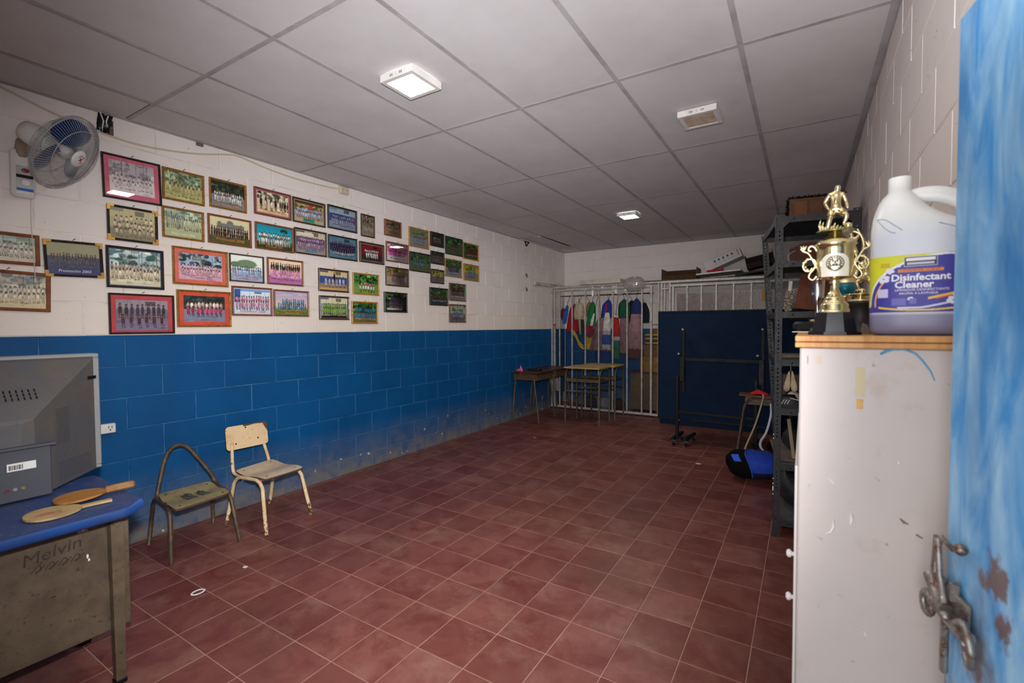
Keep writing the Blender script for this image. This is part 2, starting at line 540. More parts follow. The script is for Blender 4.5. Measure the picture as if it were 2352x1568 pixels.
# floor: slab with grout, tiles one by one
mb = MB(); mb.box((-0.15, -0.9, -0.12), (4.14, BY + 0.15, -0.0022))
floor = struct(mb.build('floor', GROUT))
cells = [(c, r) for r in range(-7, 24) for c in range(-8, 9)]
def cell(c, r):
    x0, x1 = TX0 + TSX * c, TX0 + TSX * (c + 1)
    y0, y1 = TY0 + TSY * r, TY0 + TSY * (r + 1)
    return max(x0, 0.0), min(x1, RX), max(y0, 0.0), min(y1, BY)
def tile_geo(mb, x0, x1, y0, y1, dz=0.0, dx=0.0, dy=0.0):
    g, b = 0.0024, 0.0016
    x0 += g; x1 -= g; y0 += g; y1 -= g
    P = [(x0, y0), (x1, y0), (x1, y1), (x0, y1)]
    Q = [(x0 + b, y0 + b), (x1 - b, y0 + b), (x1 - b, y1 - b), (x0 + b, y1 - b)]
    vs = [(p[0], p[1], -0.006) for p in P] + [(p[0], p[1], -0.0012 + dz) for p in P] + [(q[0], q[1], dz) for q in Q]
    fs = [(8, 9, 10, 11)]
    for i in range(4):
        j = (i + 1) % 4
        fs += [(i, j, 4 + j, 4 + i), (4 + i, 4 + j, 8 + j, 8 + i)]
    mb.add(vs, fs)
near = [k for k in cells if -4 <= k[1] <= 12 and k[0] >= -8]
near = sorted(near, key=lambda k: (TX0 + TSX * (k[0] + .5) - CAM_X) ** 2 + (TY0 + TSY * (k[1] + .5)) ** 2)
near = set(near[:288])
_tm = {}
far_mb = MB()
for k in cells:
    x0, x1, y0, y1 = cell(*k)
    if x1 - x0 < 0.01 or y1 - y0 < 0.01: continue
    dz = random.uniform(-0.0004, 0.0)
    if k in near:
        key = (round(x1 - x0, 3), round(y1 - y0, 3))
        if key not in _tm:
            t = MB(); tile_geo(t, -(x1 - x0) / 2, (x1 - x0) / 2, -(y1 - y0) / 2, (y1 - y0) / 2); _tm[key] = t.data('tile', TILE)
        o = put('tile', _tm[key], floor); o.location = ((x0 + x1) / 2, (y0 + y1) / 2, dz)
    else:
        tile_geo(far_mb, x0, x1, y0, y1, dz)
far_mb.build('tiles_further_off', TILE, floor, stuff=True)

# ceiling: dark slab above, lay-in panels and tee bars
mb = MB(); mb.box((-0.15, -0.03, 2.92), (4.14, BY + 0.15, 3.0))
mb.box((-0.15, -0.03, 2.855), (-0.1, BY + 0.15, 2.93)); mb.box((4.09, -0.03, 2.855), (4.14, BY + 0.15, 2.93))
mb.box((-0.15, BY + 0.1, 2.855), (4.14, BY + 0.15, 2.93)); mb.box((-0.15, -0.03, 2.855), (4.14, 0.02, 2.93))
ceil = struct(mb.build('ceiling', DARKVOID))
xs = [0.0] + [3.4003 + 0.6006 * c for c in range(-5, 1)] + [RX]
ys = [FW] + [1.2895 + 1.1996 * r for r in range(0, 6)] + [BY]
_pm = {}
for i in range(len(xs) - 1):
    for j in range(len(ys) - 1):
        w, l = xs[i + 1] - xs[i] - 0.006, ys[j + 1] - ys[j] - 0.006
        k = (round(w, 3), round(l, 3))
        if k not in _pm:
            t = MB(); t.box((-w / 2, -l / 2, 0.0), (w / 2, l / 2, 0.012), 0, 0.001); _pm[k] = t.data('ceiling_panel', PANEL)
        o = put('ceiling_panel', _pm[k], ceil)
        o.location = ((xs[i] + xs[i + 1]) / 2, (ys[j] + ys[j + 1]) / 2, ZC + 0.0015)
        o.rotation_euler = (random.uniform(-.0012, .0012), random.uniform(-.002, .002), 0)
        if i == 0 and j == 5:                       # the slipped panel by the far left corner
            o.location.x -= 0.03; o.location.z += 0.004; o.rotation_euler = (0.004, 0.075, 0.035)
        if i == 0 and j == 0: o.location.y -= 0.012
for x in xs[1:-1]:
    for j in range(len(ys) - 1):
        t = MB()
        if not (xs[1] == x and j == 5):
            t.box((x - 0.012, ys[j] + 0.001, ZC - 0.0025), (x + 0.012, ys[j + 1] - 0.001, ZC), 0, 0.0008)
            t.box((x - 0.0015, ys[j] + 0.001, ZC), (x + 0.0015, ys[j + 1] - 0.001, ZC + 0.035))
            t.build('tee_bar', TEE, ceil)
for y in ys[1:-1]:
    t = MB()
    t.box((0.001, y - 0.012, ZC - 0.002), (RX - 0.001, y + 0.012, ZC + 0.0002), 0, 0.0008)
    t.box((0.001, y - 0.0015, ZC), (RX - 0.001, y + 0.0015, ZC + 0.035))
    t.build('tee_bar', TEE, ceil)
t = MB(); t.box((RX - 0.03, FW, ZC - 0.004), (RX - 0.0005, BY, ZC - 0.0005)); t.box((RX - 0.003, FW, ZC - 0.02), (RX - 0.0005, BY, ZC))
t.build('wall_angle', TEE, ceil)
t = MB(); t.box((0.0005, FW, ZC - 0.004), (0.018, BY, ZC - 0.0005)); t.build('wall_angle', TEE, ceil)
t = MB(); t.box((0.001, BY - 0.018, ZC - 0.004), (RX - 0.001, BY - 0.0005, ZC - 0.0005)); t.build('wall_angle', TEE, ceil)

# surface LED panels
LIT = glow('lit_diffuser', (255, 250, 246), LAMP_GLOW)
DEAD = M('yellowed_diffuser', (196, 172, 148), 0.35, c2=(222, 206, 190), scale=18)
def led_panel(x, y, lit, label, rot=0.0):
    r = thing('ceiling_light', label, 'ceiling light', (x, y, ZC - 0.003), 'square LED panels on the ceiling', (0, 0, rot))
    mb = MB(); h, t, q = 0.112, -0.036, 0.088
    for a, b in (((-h, -h), (h, -q)), ((-h, q), (h, h)), ((-h, -q), (-q, q)), ((q, -q), (h, q))):
        mb.box((a[0], a[1], t), (b[0], b[1], 0.0))
    mb.build('housing', WHITEP, r, local=True)
    mb = MB(); mb.box((-q, -q, t + 0.003), (q, q, t + 0.006)); mb.build('diffuser', LIT if lit else DEAD, r, local=True)
    for s in (-1, 1):
        for k in range(3):
            mb = MB(); mb.box((s * 0.026 + k * s * 0.007 - 0.0014, -h - 0.0006, -0.024), (s * 0.026 + k * s * 0.007 + 0.0014, -h, -0.012)); mb.build('vent_slot', BLACKP, r, local=True)
    mb = MB(); mb.ball((0, -h, -0.018), 0.004, 6, sc=(1, .3, 1)); mb.build('screw', STEELW, r, local=True)
led_panel(1.88, 1.885, True, 'lit white square LED panel nearest the wall fan, above the school chairs')
led_panel(3.105, 3.155, False, 'unlit white square LED panel with yellowed diffuser, in front of the black shelving', -0.02)
led_panel(1.91, 5.475, True, 'small-looking lit white LED panel furthest back, above the table tennis table side of room')

# blue steel door standing open at the right
DOORBLUE = None
def door_mat():
    t = NT('blue_brushed_door_paint')
    v = t.scaled((3.2, 3.2, 1.1))
    c = t.mix(t.ramp(t.noise(4.2, 5, 0.6, v, 0.8), 0.36, 0.66), (46, 146, 214), (158, 206, 236))
    c = t.mix(t.ramp(t.noise(2.4, 4, 0.6, v), 0.45, 0.75), c, (24, 112, 176))
    z = t.sep()[2]
    low = t.math('MULTIPLY', t.ramp(z, 0.85, 1.06, 1.0, 0.0), t.ramp(t.noise(9, 4, 0.65), 0.45, 0.6))
    c = t.mix(low, c, (104, 64, 34))
    for (px, py, pz), rad in (((3.894, .885, 1.035), .05), ((3.896, .86, .985), .04), ((3.885, .95, .90), .045)):
        dn = t.n.new('ShaderNodeVectorMath'); dn.operation = 'DISTANCE'; t.link(t.pos, dn.inputs[0]); dn.inputs[1].default_value = (px, py, pz)
        k = t.math('ADD', t.ramp(dn.outputs['Value'], rad, .0, .0, 1.0), t.ramp(t.noise(26, 4, .65), .3, .7, -.45, .35))
        c = t.mix(t.ramp(k, .35, .6, 0, .85), c, (112, 70, 38))
    t.bump(t.noise(60, 4), 0.15, 0.004)
    return t.set(c, 0.48)
DM = door_mat()
RUSTY = M('rusted_steel', (150, 142, 134), 0.38, 0.75, c2=(112, 84, 66), scale=34, lo=.5, hi=.62, fine=(206, 216, 222))
E0 = Vector((3.874, 1.03, 0)); DD = Vector((-0.139, 0.9903, 0)); DN = Vector((-0.9903, -0.139, 0))   # free edge, hinge->edge, out of the face
hin = E0 - DD * 0.80
door = bpy.data.objects.new('door_1', None); COL.objects.link(door); door.location = hin; struct(door)
door['label'] = 'blue painted steel door standing open beside the grey locker'
mb = MB()
R = frame_R(DD, DN, (0, 0, 1))
mb.obox(hin + DD * 0.4 + Vector((0, 0, 0.952)) - DN * 0.02, (0.80, 0.036, 1.845), R, 0, 0.004)
mb.build('door_leaf', DM, door)
def dp(s, z, out=0.0): return E0 + DD * s + DN * out + Vector((0, 0, z))
mb = MB(); mb.tube([dp(-.03, 1.045, .012), dp(-.03, 1.043, .02), dp(-.04, 0.99, .02), dp(-.055, .95, .018)], .0048, 8)
mb.tube([dp(-.03, 1.045, .016), dp(-.05, 1.05, .02), dp(-.07, 1.042, .014)], .004, 8); mb.build('bolt_rod', RUSTY, door)
mb = MB(); mb.ball(dp(-.075, 1.046, .008), .009, 8); mb.build('rivet', RUSTY, door)
mb = MB(); mb.tube(arc(dp(.035, .905, .01), .018, 0, 2 * PI, 18, DD, (0, 0, 1))[:-1], .0058, 8, closed=True); mb.build('ring', RUSTY, door)
mb = MB(); mb.tube([dp(.02, .96, .012), dp(-.03, .945, .016), dp(-.055, .94, .016)], .0095, 10); mb.build('barrel', RUSTY, door)
mb = MB(); mb.tube([dp(-.01, .928, .014), dp(-.07, .93, .014), dp(-.12, .935, .014)], .0095, 10); mb.build('barrel', RUSTY, door)
mb = MB(); mb.obox(dp(-.04, .945, .004), (.11, .008, .05), R, 0, .002); mb.build('latch_plate', RUSTY, door)
mb = MB(); mb.tube(smooth_path([dp(-.085, .935, .016), dp(-.12, .955, .02), dp(-.14, .93, .018), dp(-.13, .90, .014), dp(-.11, .905, .012)]), .0055, 8); mb.build('hasp', RUSTY, door)
mb = MB(); mb.obox(dp(-.022, .875, .006), (.012, .010, .11), R, 0, .003); mb.build('hasp_strap', RUSTY, door)
mb = MB(); mb.tube([dp(.004, 1.035, .008), dp(.0, .98, .012), dp(-.02, .95, .012)], .006, 8); mb.build('bolt_rod', RUSTY, door)
MB().obox(dp(-.058, .972, .008), (.012, .012, .03), R, 0, .002).build('lug', RUSTY, door)
MB().obox(dp(-.012, .968, .010), (.03, .01, .012), R @ Matrix.Rotation(.4, 3, 'Y'), 0, .002).build('lug', RUSTY, door)
MB().tube([dp(-.098, .955, .010), dp(-.104, .935, .018), dp(-.098, .915, .010)], .0045, 8).build('staple', RUSTY, door)
MB().ball(dp(-.07, .938, .022), .0085, 8, sc=(1, 1, .8)).build('rivet', RUSTY, door)
MB().ball(dp(-.01, .93, .016), .009, 8).build('rivet', RUSTY, door)
# ------------------------------------------------------------------ framed class photographs on the left wall
FR = {
 'black': M('frame_black', (34, 30, 28), 0.35, c2=(56, 48, 42), scale=40),
 'dark': M('frame_dark_brown', (62, 44, 34), 0.35, c2=(84, 60, 44), scale=30),
 'brown': M('frame_brown', (138, 84, 54), 0.35, c2=(112, 62, 40), scale=30),
 'gold': M('frame_gold', (176, 128, 58), 0.35, 0.35, c2=(120, 78, 34), scale=60),
 'yellow': M('frame_yellow_wood', (188, 136, 44), 0.4, c2=(160, 108, 34), scale=40),
 'rose': M('frame_rose_brown', (128, 72, 66), 0.35, c2=(98, 52, 46), scale=40),
}
GOLDCORNER = M('gilt_corner', (196, 150, 66), 0.35, 0.5)
INK = {'white': M('ink_white', (236, 236, 230), 0.6), 'red': M('ink_red', (190, 84, 52), 0.6), 'blue': M('ink_blue', (52, 66, 130), 0.6), 'orange': M('ink_orange', (224, 140, 84), 0.6)}
MATS = {}
def blend(img, y0, y1, x0, x1, c, a=1.0):
    H, W = img.shape[:2]
    ya, yb, xa, xb = [max(0, int(round(t))) for t in (y0 * H, y1 * H, x0 * W, x1 * W)]
    if yb > ya and xb > xa: img[ya:yb, xa:xb] = img[ya:yb, xa:xb] * (1 - a) + np.array(c) * a
def blob(img, cx, cy, rx, ry, c, a=1.0):
    H, W = img.shape[:2]
    yy, xx = np.mgrid[0:H, 0:W]
    d = ((xx + .5) / W - cx) ** 2 / rx ** 2 + ((yy + .5) / H - cy) ** 2 / ry ** 2
    k = np.clip((1.25 - d) * 2.5, 0, 1)[..., None] * a
    img[:] = img * (1 - k) + np.array(c) * k
def paint(W, H, seed, bg, ground, rows, border=None, extra=(), fade=0.0, haze=None, gain=1.0):
    rg = np.random.default_rng(seed)
    img = np.zeros((H, W, 3)) + np.array(ground)
    kind, cols = bg
    hz = 0.52
    if kind == 'trees':
        blend(img, 0, hz, 0, 1, cols[0])
        for _ in range(60):
            blob(img, rg.uniform(0, 1), rg.uniform(0.0, .46), rg.uniform(.02, .09), rg.uniform(.02, .09), np.array(cols[rg.integers(0, len(cols))]) * rg.uniform(.6, 1.25), .8)
        for _ in range(8): blend(img, .05, .5, (q := rg.uniform(0, 1)), q + .01, np.array(cols[-1]) * .4, .7)
    elif kind == 'sky':
        for j in range(H): img[j] = np.array(cols[0]) * (1 - j / H) + np.array(cols[1]) * (j / H)
        blend(img, .72, 1, 0, 1, ground)
        for _ in range(10): blob(img, rg.uniform(0, 1), rg.uniform(.02, .3), rg.uniform(.05, .2), rg.uniform(.015, .05), cols[-1], .4)
    elif kind == 'wall':
        blend(img, 0, .6, 0, 1, cols[0]); blend(img, .30, .66, 0, 1, cols[1])
        blend(img, .05, .2, .55, .75, np.array(cols[0]) * .5, .8); blend(img, 0, .12, 0, .3, cols[-1], .7)
        for k in range(5): blend(img, .0, .6, k * .21, k * .21 + .008, np.array(cols[0]) * .7, .6)
    for _ in range(30): blob(img, rg.uniform(0, 1), rg.uniform(.55, 1), rg.uniform(.02, .1), rg.uniform(.01, .04), np.array(ground) * rg.uniform(.75, 1.15), .6)
    for e in extra:
        (blob if e[0] == 'o' else blend)(img, *e[1:])
    for ri, (n, y0, h, shirt, legs, x0, x1) in enumerate(rows):
        n = int(n * 1.15) if n > 5 else n
        seated = ri == len(rows) - 1 and len(rows) > 1
        for k in range(n):
            cx = x0 + (x1 - x0) * (k + .5) / n + rg.uniform(-.008, .008)
            w = min((x1 - x0) / n * .44, .04) * rg.uniform(.85, 1.05)
            y = y0 + rg.uniform(-.025, .025)
            sh = np.array(shirt) * rg.uniform(.78, 1.1)
            lg = np.array(legs) * rg.uniform(.75, 1.1)
            skin = np.array((150, 104, 80)) * rg.uniform(.75, 1.2)
            d = rg.uniform(.2, .9) * w * (1 if seated else .2)
            for q in range(6):
                t = q / 6
                for s_ in (-.45, .45): blend(img, y + h * (.58 + .42 * t), y + h * (.58 + .42 * (t + .18)), cx + w * s_ + d * t - w * .3, cx + w * s_ + d * t + w * .3, lg if q < 4 else (lg * .4 if q == 5 else skin), .9)
            blob(img, cx, y + h * .42, w * .92, h * .24, sh); blend(img, y + h * .5, y + h * .66, cx - w * .8, cx + w * .8, sh * .85)
            blend(img, y + h * .32, y + h * .56, cx - w * 1.1, cx - w * .8, skin, .7); blend(img, y + h * .32, y + h * .56, cx + w * .8, cx + w * 1.1, skin, .7)
            blend(img, y + h * .24, y + h * .5, cx + w * .1, cx + w * .5, sh * .6, .35)
            hair = rg.uniform(12, 36)
            blob(img, cx, y + h * .09, w * .56, h * .12, (hair, hair * .85, hair * .75))
            blob(img, cx, y + h * .125, w * .36, h * .075, skin)
    img = 128 + (img - 128) * 1.12
    img *= gain * (1 + rg.normal(0, .025, (H, W, 1)))
    if fade: img = img * (1 - fade) + np.array(haze or (196, 190, 160)) * fade
    if border:
        b = max(1, int(W * .03)); c = np.array(border)
        img[:b] = c; img[-b:] = c; img[:, :b] = c; img[:, -b:] = c
    return np.clip(img, 0, 255)

def picture(y0, z1, y1, z0, style, label, art, mat=None, corners=False, cap=None, tilt=0.0, fw=0.014, res=104):
    w, h = y1 - y0, z1 - z0
    r = thing('framed_photo', label, 'framed photo', (0.0005, (y0 + y1) / 2, (z0 + z1) / 2), 'framed class photographs on the left wall', (tilt, 0, 0))
    a, b = w / 2, h / 2
    mb = MB()                                       # mitred moulding
    prof = [(0, .0), (0, .014), (fw * .35, .018), (fw * .8, .013), (fw, .009), (fw, .0)]
    vs, fs = [], []
    n = len(prof)
    for sy, sz in ((-1, -1), (1, -1), (1, 1), (-1, 1)):
        for d, x in prof: vs.append((x, sy * (a - d), sz * (b - d)))
    for i in range(4):
        j = (i + 1) % 4
        for k in range(n - 1): fs.append((i * n + k, j * n + k, j * n + k + 1, i * n + k + 1))
    mb.add(vs, fs); mb.build('frame', FR[style], r, local=True)
    mb = MB(); mb.box((0.0, -a + .002, -b + .002), (0.003, a - .002, b - .002)); mb.build('backing', CARD, r, local=True)
    ia, ib = a - fw * .9, b - fw * .9
    if mat:
        mc, mw = mat
        if mc not in MATS: MATS[mc] = M('mount_%d_%d_%d' % mc, mc, 0.7, c2=tuple(int(x * .88) for x in mc), scale=12)
        ml, mr, mt, mbm = mw if isinstance(mw, tuple) else (mw,) * 4
        mb = MB()
        for p, q in (((-ia, -ib), (ia, -ib + mbm)), ((-ia, ib - mt), (ia, ib)), ((-ia, -ib + mbm), (-ia + ml, ib - mt)), ((ia - mr, -ib + mbm), (ia, ib - mt))):
            mb.box((.004, p[0], p[1]), (.0062, q[0], q[1]))
        mb.build('mount', MATS[mc], r, local=True)
        u0, u1, v0, v1 = -ia + ml - .001, ia - mr + .001, -ib + mbm - .001, ib - mt + .001
    else:
        u0, u1, v0, v1 = -ia, ia, -ib, ib
    res = int(res * 1.3) if res < 104 else res
    H = max(16, int(res * (v1 - v0) / (u1 - u0)))
    img = paint(res, H, gain=1.65 if art['seed'] in (20, 21, 22, 23, 24, 29, 30, 31, 32, 33, 40, 41, 42, 43, 44, 45) else (1.25 if art['seed'] in (19, 28, 38, 17) else 1.05), **art)  # prints farther along the wall are painted brighter to offset the light's falloff
    colour_grid('photo_print', img, lambda s, t: (.0045, u0 + (u1 - u0) * s, v0 + (v1 - v0) * t), PRINT, r)
    if cap:
        body, ink, fz, dz, sh = cap
        vs, fs = text_geo(body, fz, sh)
        mb = MB(); mb.add([(.0051, x + (u0 + u1) / 2, y + v0 + dz) for x, y, z in vs], fs); mb.build('caption', INK[ink], r, local=True)
    mb = MB(); mb.add([(.008, -ia, -ib), (.008, ia, -ib), (.008, ia, ib), (.008, -ia, ib)], [(0, 1, 2, 3)]); mb.build('glass', GLASS, r, local=True)
    if corners:
        for sy in (-1, 1):
            for sz in (-1, 1):
                mb = MB(); L = .034
                mb.box((.001, sy * (a + .0006), sz * (b + .0006)), (.019, sy * (a - L), sz * (b - fw)))
                mb.box((.001, sy * (a + .0006), sz * (b - fw)), (.019, sy * (a - fw), sz * (b - L)))
                mb.build('corner_ornament', GOLDCORNER, r, local=True)
    mb = MB(); mb.tube([(-.004, .0, b + .004), (.012, .002, b + .009), (.013, .006, b + .013)], .0016, 5); mb.ball((.013, .007, b + .013), .003, 5)
    mb.build('nail', BLACKM, r, local=True)
    return r
TR = [(60, 84, 56), (96, 120, 78), (40, 58, 44), (150, 160, 130), (44, 50, 40)]
TRP = [(150, 168, 140), (90, 120, 110), (52, 84, 76), (190, 196, 160), (60, 60, 50)]
DK = [(38, 52, 36), (60, 78, 46), (24, 30, 26), (96, 112, 70), (30, 28, 24)]
VIV = [(70, 120, 60), (30, 60, 34), (120, 160, 90), (46, 84, 44), (30, 40, 26)]
def A(seed, bg, ground, rows, **k): return dict(seed=seed, bg=bg, ground=ground, rows=rows, **k)
G1 = (176, 160, 128)
# left column group, by the fan
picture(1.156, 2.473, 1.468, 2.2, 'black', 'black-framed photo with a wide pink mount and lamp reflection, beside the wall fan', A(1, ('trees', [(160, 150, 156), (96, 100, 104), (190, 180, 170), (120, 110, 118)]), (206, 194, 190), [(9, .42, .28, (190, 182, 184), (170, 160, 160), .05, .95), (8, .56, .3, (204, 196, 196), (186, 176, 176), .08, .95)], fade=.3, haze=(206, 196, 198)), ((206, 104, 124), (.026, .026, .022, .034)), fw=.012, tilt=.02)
picture(1.476, 2.472, 1.735, 2.258, 'gold', 'gold-framed yellowed photo of pupils under trees, topmost row, beside the pink-mounted one', A(2, ('trees', TRP), (176, 170, 110), [(8, .34, .4, (190, 186, 126), (150, 148, 96), .05, .98), (7, .45, .42, (196, 192, 130), (160, 150, 100), .1, .9)], fade=.22, haze=(170, 176, 110)), cap=('Promoción 2004', 'white', .012, .014, 0))
picture(1.770, 2.479, 2.036, 2.267, 'gold', 'gold-framed photo of pupils in white before very dark trees, third in the topmost row', A(3, ('trees', DK), (132, 128, 122), [(12, .36, .3, (206, 206, 204), (190, 190, 190), .08, .95), (12, .5, .32, (216, 216, 214), (200, 200, 198), .1, .9)]), cap=('Promocion 2005', 'orange', .022, .02, .2))
picture(1.174, 2.160, 1.442, 1.941, 'black', 'black frame with bright gold corners around a faded seated class, below the pink-mounted photo', A(4, ('wall', [(188, 178, 140), (176, 166, 130), (120, 120, 110)]), (130, 124, 100), [(7, .24, .26, (216, 206, 176), (120, 116, 106), .1, .95), (9, .42, .3, (200, 192, 160), (70, 72, 70), .08, .95), (8, .6, .3, (196, 186, 150), (130, 124, 110), .1, .98)], fade=.15, haze=(170, 160, 120)), corners=True)
picture(1.469, 2.212, 1.728, 2.002, 'gold', 'gold-framed greenish photo captioned 2006 in white letters', A(5, ('trees', [(176, 190, 170), (110, 130, 130), (90, 110, 120), (196, 200, 170)]), (176, 176, 140), [(8, .22, .46, (186, 188, 170), (80, 86, 96), .05, .55), (7, .26, .46, (204, 204, 180), (150, 150, 130), .5, .98)], fade=.2, haze=(160, 176, 130)), cap=('Promoción  2006', 'white', .021, .022, 0))
picture(1.754, 2.217, 2.069, 2.006, 'brown', 'brown-framed photo of pupils in black before a large domed building', A(6, ('sky', [(206, 198, 160), (190, 180, 150), (210, 204, 170)]), (84, 92, 44), [(15, .36, .34, (42, 40, 44), (150, 96, 90), .04, .96), (15, .5, .34, (36, 34, 38), (120, 76, 70), .04, .96)], extra=[('o', .5, .2, .08, .1, (118, 118, 118)), ('r', .22, .42, .18, .86, (128, 124, 118)), ('r', .16, .4, .2, .28, (120, 118, 112)), ('r', .2, .42, .74, .8, (120, 118, 112))]), cap=('Promocion 2008', 'orange', .03, .026, .2))
picture(0.535, 1.911, 0.867, 1.739, 'brown', 'upper brown-framed photo cut by the left edge of the picture, below the fan', A(7, ('trees', [(170, 186, 170), (120, 150, 150), (150, 160, 140)]), (190, 180, 160), [(9, .26, .36, (216, 214, 206), (96, 96, 100), .3, .98), (9, .45, .36, (220, 216, 208), (120, 120, 120), .3, .98)], fade=.2, haze=(200, 196, 170)), fw=.018)
picture(0.883, 1.902, 1.147, 1.692, 'black', 'black frame with pale gold corners around a dark blue group captioned 2003', A(8, ('sky', [(150, 146, 116), (146, 142, 116), (150, 146, 120)]), (58, 68, 108), [(14, .34, .26, (70, 74, 88), (60, 62, 70), .06, .94), (14, .48, .28, (84, 88, 96), (52, 58, 80), .06, .94)], extra=[('r', .42, .76, 0, 1, (70, 78, 104))]), corners=True, cap=('Promoción 2003', 'white', .022, .022, .25), tilt=.03)
picture(0.560, 1.706, 0.906, 1.487, 'brown', 'lower brown-framed photo cut by the left edge of the picture, pupils in white', A(9, ('trees', [(176, 170, 150), (120, 130, 140), (96, 110, 130)]), (200, 184, 150), [(9, .36, .3, (216, 214, 204), (90, 96, 110), .4, .98), (9, .52, .32, (220, 216, 204), (190, 176, 150), .4, .98)], fade=.2, haze=(206, 196, 160)), fw=.018, tilt=-.03)
picture(1.163, 1.904, 1.470, 1.644, 'black', 'ornate black-framed photo captioned in capitals 2005, navy strip along its foot', A(10, ('trees', [(176, 190, 190), (96, 136, 130), (60, 100, 90), (206, 206, 190)]), (196, 188, 160), [(13, .38, .26, (190, 184, 170), (60, 66, 76), .04, .96), (13, .52, .28, (220, 212, 186), (120, 116, 106), .04, .96)], border=(58, 70, 108)), fw=.013, cap=('PROMOCION  2005', 'white', .022, .032, 0))
picture(1.523, 1.951, 1.886, 1.691, 'gold', 'gold frame with a salmon mount around pupils in pale pink before trees', A(11, ('trees', [(160, 176, 190), (60, 76, 84), (40, 56, 60), (210, 206, 190)]), (196, 160, 170), [(13, .42, .26, (216, 176, 190), (150, 120, 140), .05, .95), (13, .56, .28, (224, 186, 198), (190, 150, 166), .05, .95)]), ((222, 116, 96), .026), cap=('Promocion 2007', 'blue', .022, .016, .2))
picture(1.899, 1.950, 2.163, 1.74, 'dark', 'thin dark-framed photo of pupils in light blue before a round green tree', A(12, ('sky', [(220, 222, 216), (206, 206, 200), (226, 226, 220)]), (160, 170, 190), [(12, .42, .26, (150, 190, 224), (130, 150, 180), .04, .96), (12, .55, .28, (160, 196, 226), (150, 160, 186), .04, .96)], extra=[('o', .5, .32, .3, .16, (120, 140, 110)), ('o', .15, .36, .14, .1, (110, 130, 100))]), cap=('Promocion 2009', 'red', .026, .018, .2), fw=.01)
picture(1.168, 1.610, 1.526, 1.352, 'black', 'black-framed photo with a red mount, dark blue rows, just above the blue paint', A(13, ('wall', [(150, 140, 150), (120, 110, 124), (140, 130, 136)]), (120, 116, 140), [(8, .16, .44, (66, 66, 84), (60, 60, 74), .04, .96), (6, .48, .42, (96, 52, 76), (110, 76, 84), .06, .94)]), ((196, 72, 76), (.026, .026, .028, .012)), fw=.012)
picture(1.543, 1.655, 1.902, 1.396, 'gold', 'gold frame with an orange-red mount, pupils in bright pink seated in front', A(14, ('trees', [(50, 66, 60), (36, 44, 40), (90, 110, 110), (60, 80, 70)]), (130, 132, 150), [(9, .2, .36, (226, 206, 196), (200, 170, 170), .06, .94), (7, .42, .36, (206, 50, 110), (44, 40, 44), .06, .94)]), ((214, 86, 62), (.03, .03, .026, .024)), cap=('Promocion 2008', 'red', .02, .012, .2))
picture(1.911, 1.706, 2.227, 1.481, 'brown', 'brown-framed photo of a pink-shirted class beside a blue and white wall, banner over them', A(15, ('wall', [(206, 212, 216), (196, 206, 214), (84, 120, 170)]), (190, 196, 206), [(13, .28, .34, (214, 150, 176), (150, 120, 150), .06, .96), (13, .46, .36, (220, 160, 186), (60, 62, 90), .06, .96)], extra=[('r', .05, .55, 0, .18, (66, 96, 150)), ('r', 0, .12, .2, .98, (120, 160, 206))], border=(206, 210, 214)), cap=('Promocion 2009', 'red', .03, .022, .2))
# top row
picture(2.096, 2.494, 2.410, 2.282, 'rose', 'rose-brown framed photo of couples in black suits and white dresses', A(16, ('trees', [(206, 196, 170), (60, 72, 60), (90, 96, 80), (200, 190, 160)]), (206, 190, 150), [(4, .2, .64, (36, 36, 40), (28, 28, 32), .06, .66), (3, .3, .56, (226, 216, 206), (220, 210, 196), .16, .76), (5, .28, .5, (40, 40, 46), (30, 30, 36), .7, .99)]), ((190, 120, 124), .012), cap=('Promocion 2010', 'red', .026, .02, .15))
picture(2.424, 2.491, 2.740, 2.281, 'dark', 'dark brown-framed photo with a school banner across the top, pupils in pale blue', A(17, ('trees', [(150, 130, 90), (110, 100, 60), (80, 90, 50), (170, 150, 110)]), (150, 140, 120), [(11, .3, .3, (140, 160, 190), (60, 56, 66), .1, .9), (11, .46, .36, (150, 170, 200), (110, 50, 56), .06, .94)], extra=[('r', .02, .16, .04, .96, (70, 56, 40)), ('r', .8, .95, .3, .66, (50, 120, 100)), ('o', .54, .26, .06, .1, (176, 50, 60))], border=(180, 166, 140)))
picture(2.766, 2.501, 3.092, 2.288, 'black', 'black-framed photo of a class before blue walls, a red figure at its side', A(18, ('wall', [(150, 166, 176), (56, 84, 140), (90, 130, 150)]), (130, 140, 160), [(11, .3, .34, (120, 140, 180), (56, 60, 80), .12, .92), (10, .48, .36, (150, 160, 186), (150, 140, 150), .1, .9)], extra=[('r', .3, .6, .86, .93, (190, 40, 80))], border=(110, 130, 140)))
picture(3.142, 2.492, 3.312, 2.275, 'dark', 'small upright dark-framed photo alone in the topmost row', A(19, ('trees', [(120, 112, 96), (80, 74, 62), (150, 140, 120)]), (130, 120, 104), [(5, .3, .36, (110, 104, 100), (80, 76, 74), .1, .9), (5, .48, .44, (150, 146, 140), (56, 54, 54), .1, .9)]), res=36)
picture(3.441, 2.499, 3.681, 2.332, 'brown', 'small brown-framed sepia photo, end of the dark frames in the topmost row', A(20, ('trees', [(130, 116, 90), (104, 92, 70), (150, 136, 104)]), (130, 112, 90), [(8, .26, .32, (150, 136, 120), (110, 96, 86), .2, .8), (7, .46, .36, (160, 146, 130), (110, 100, 90), .2, .8)], fade=.2, haze=(120, 106, 80)), res=44)
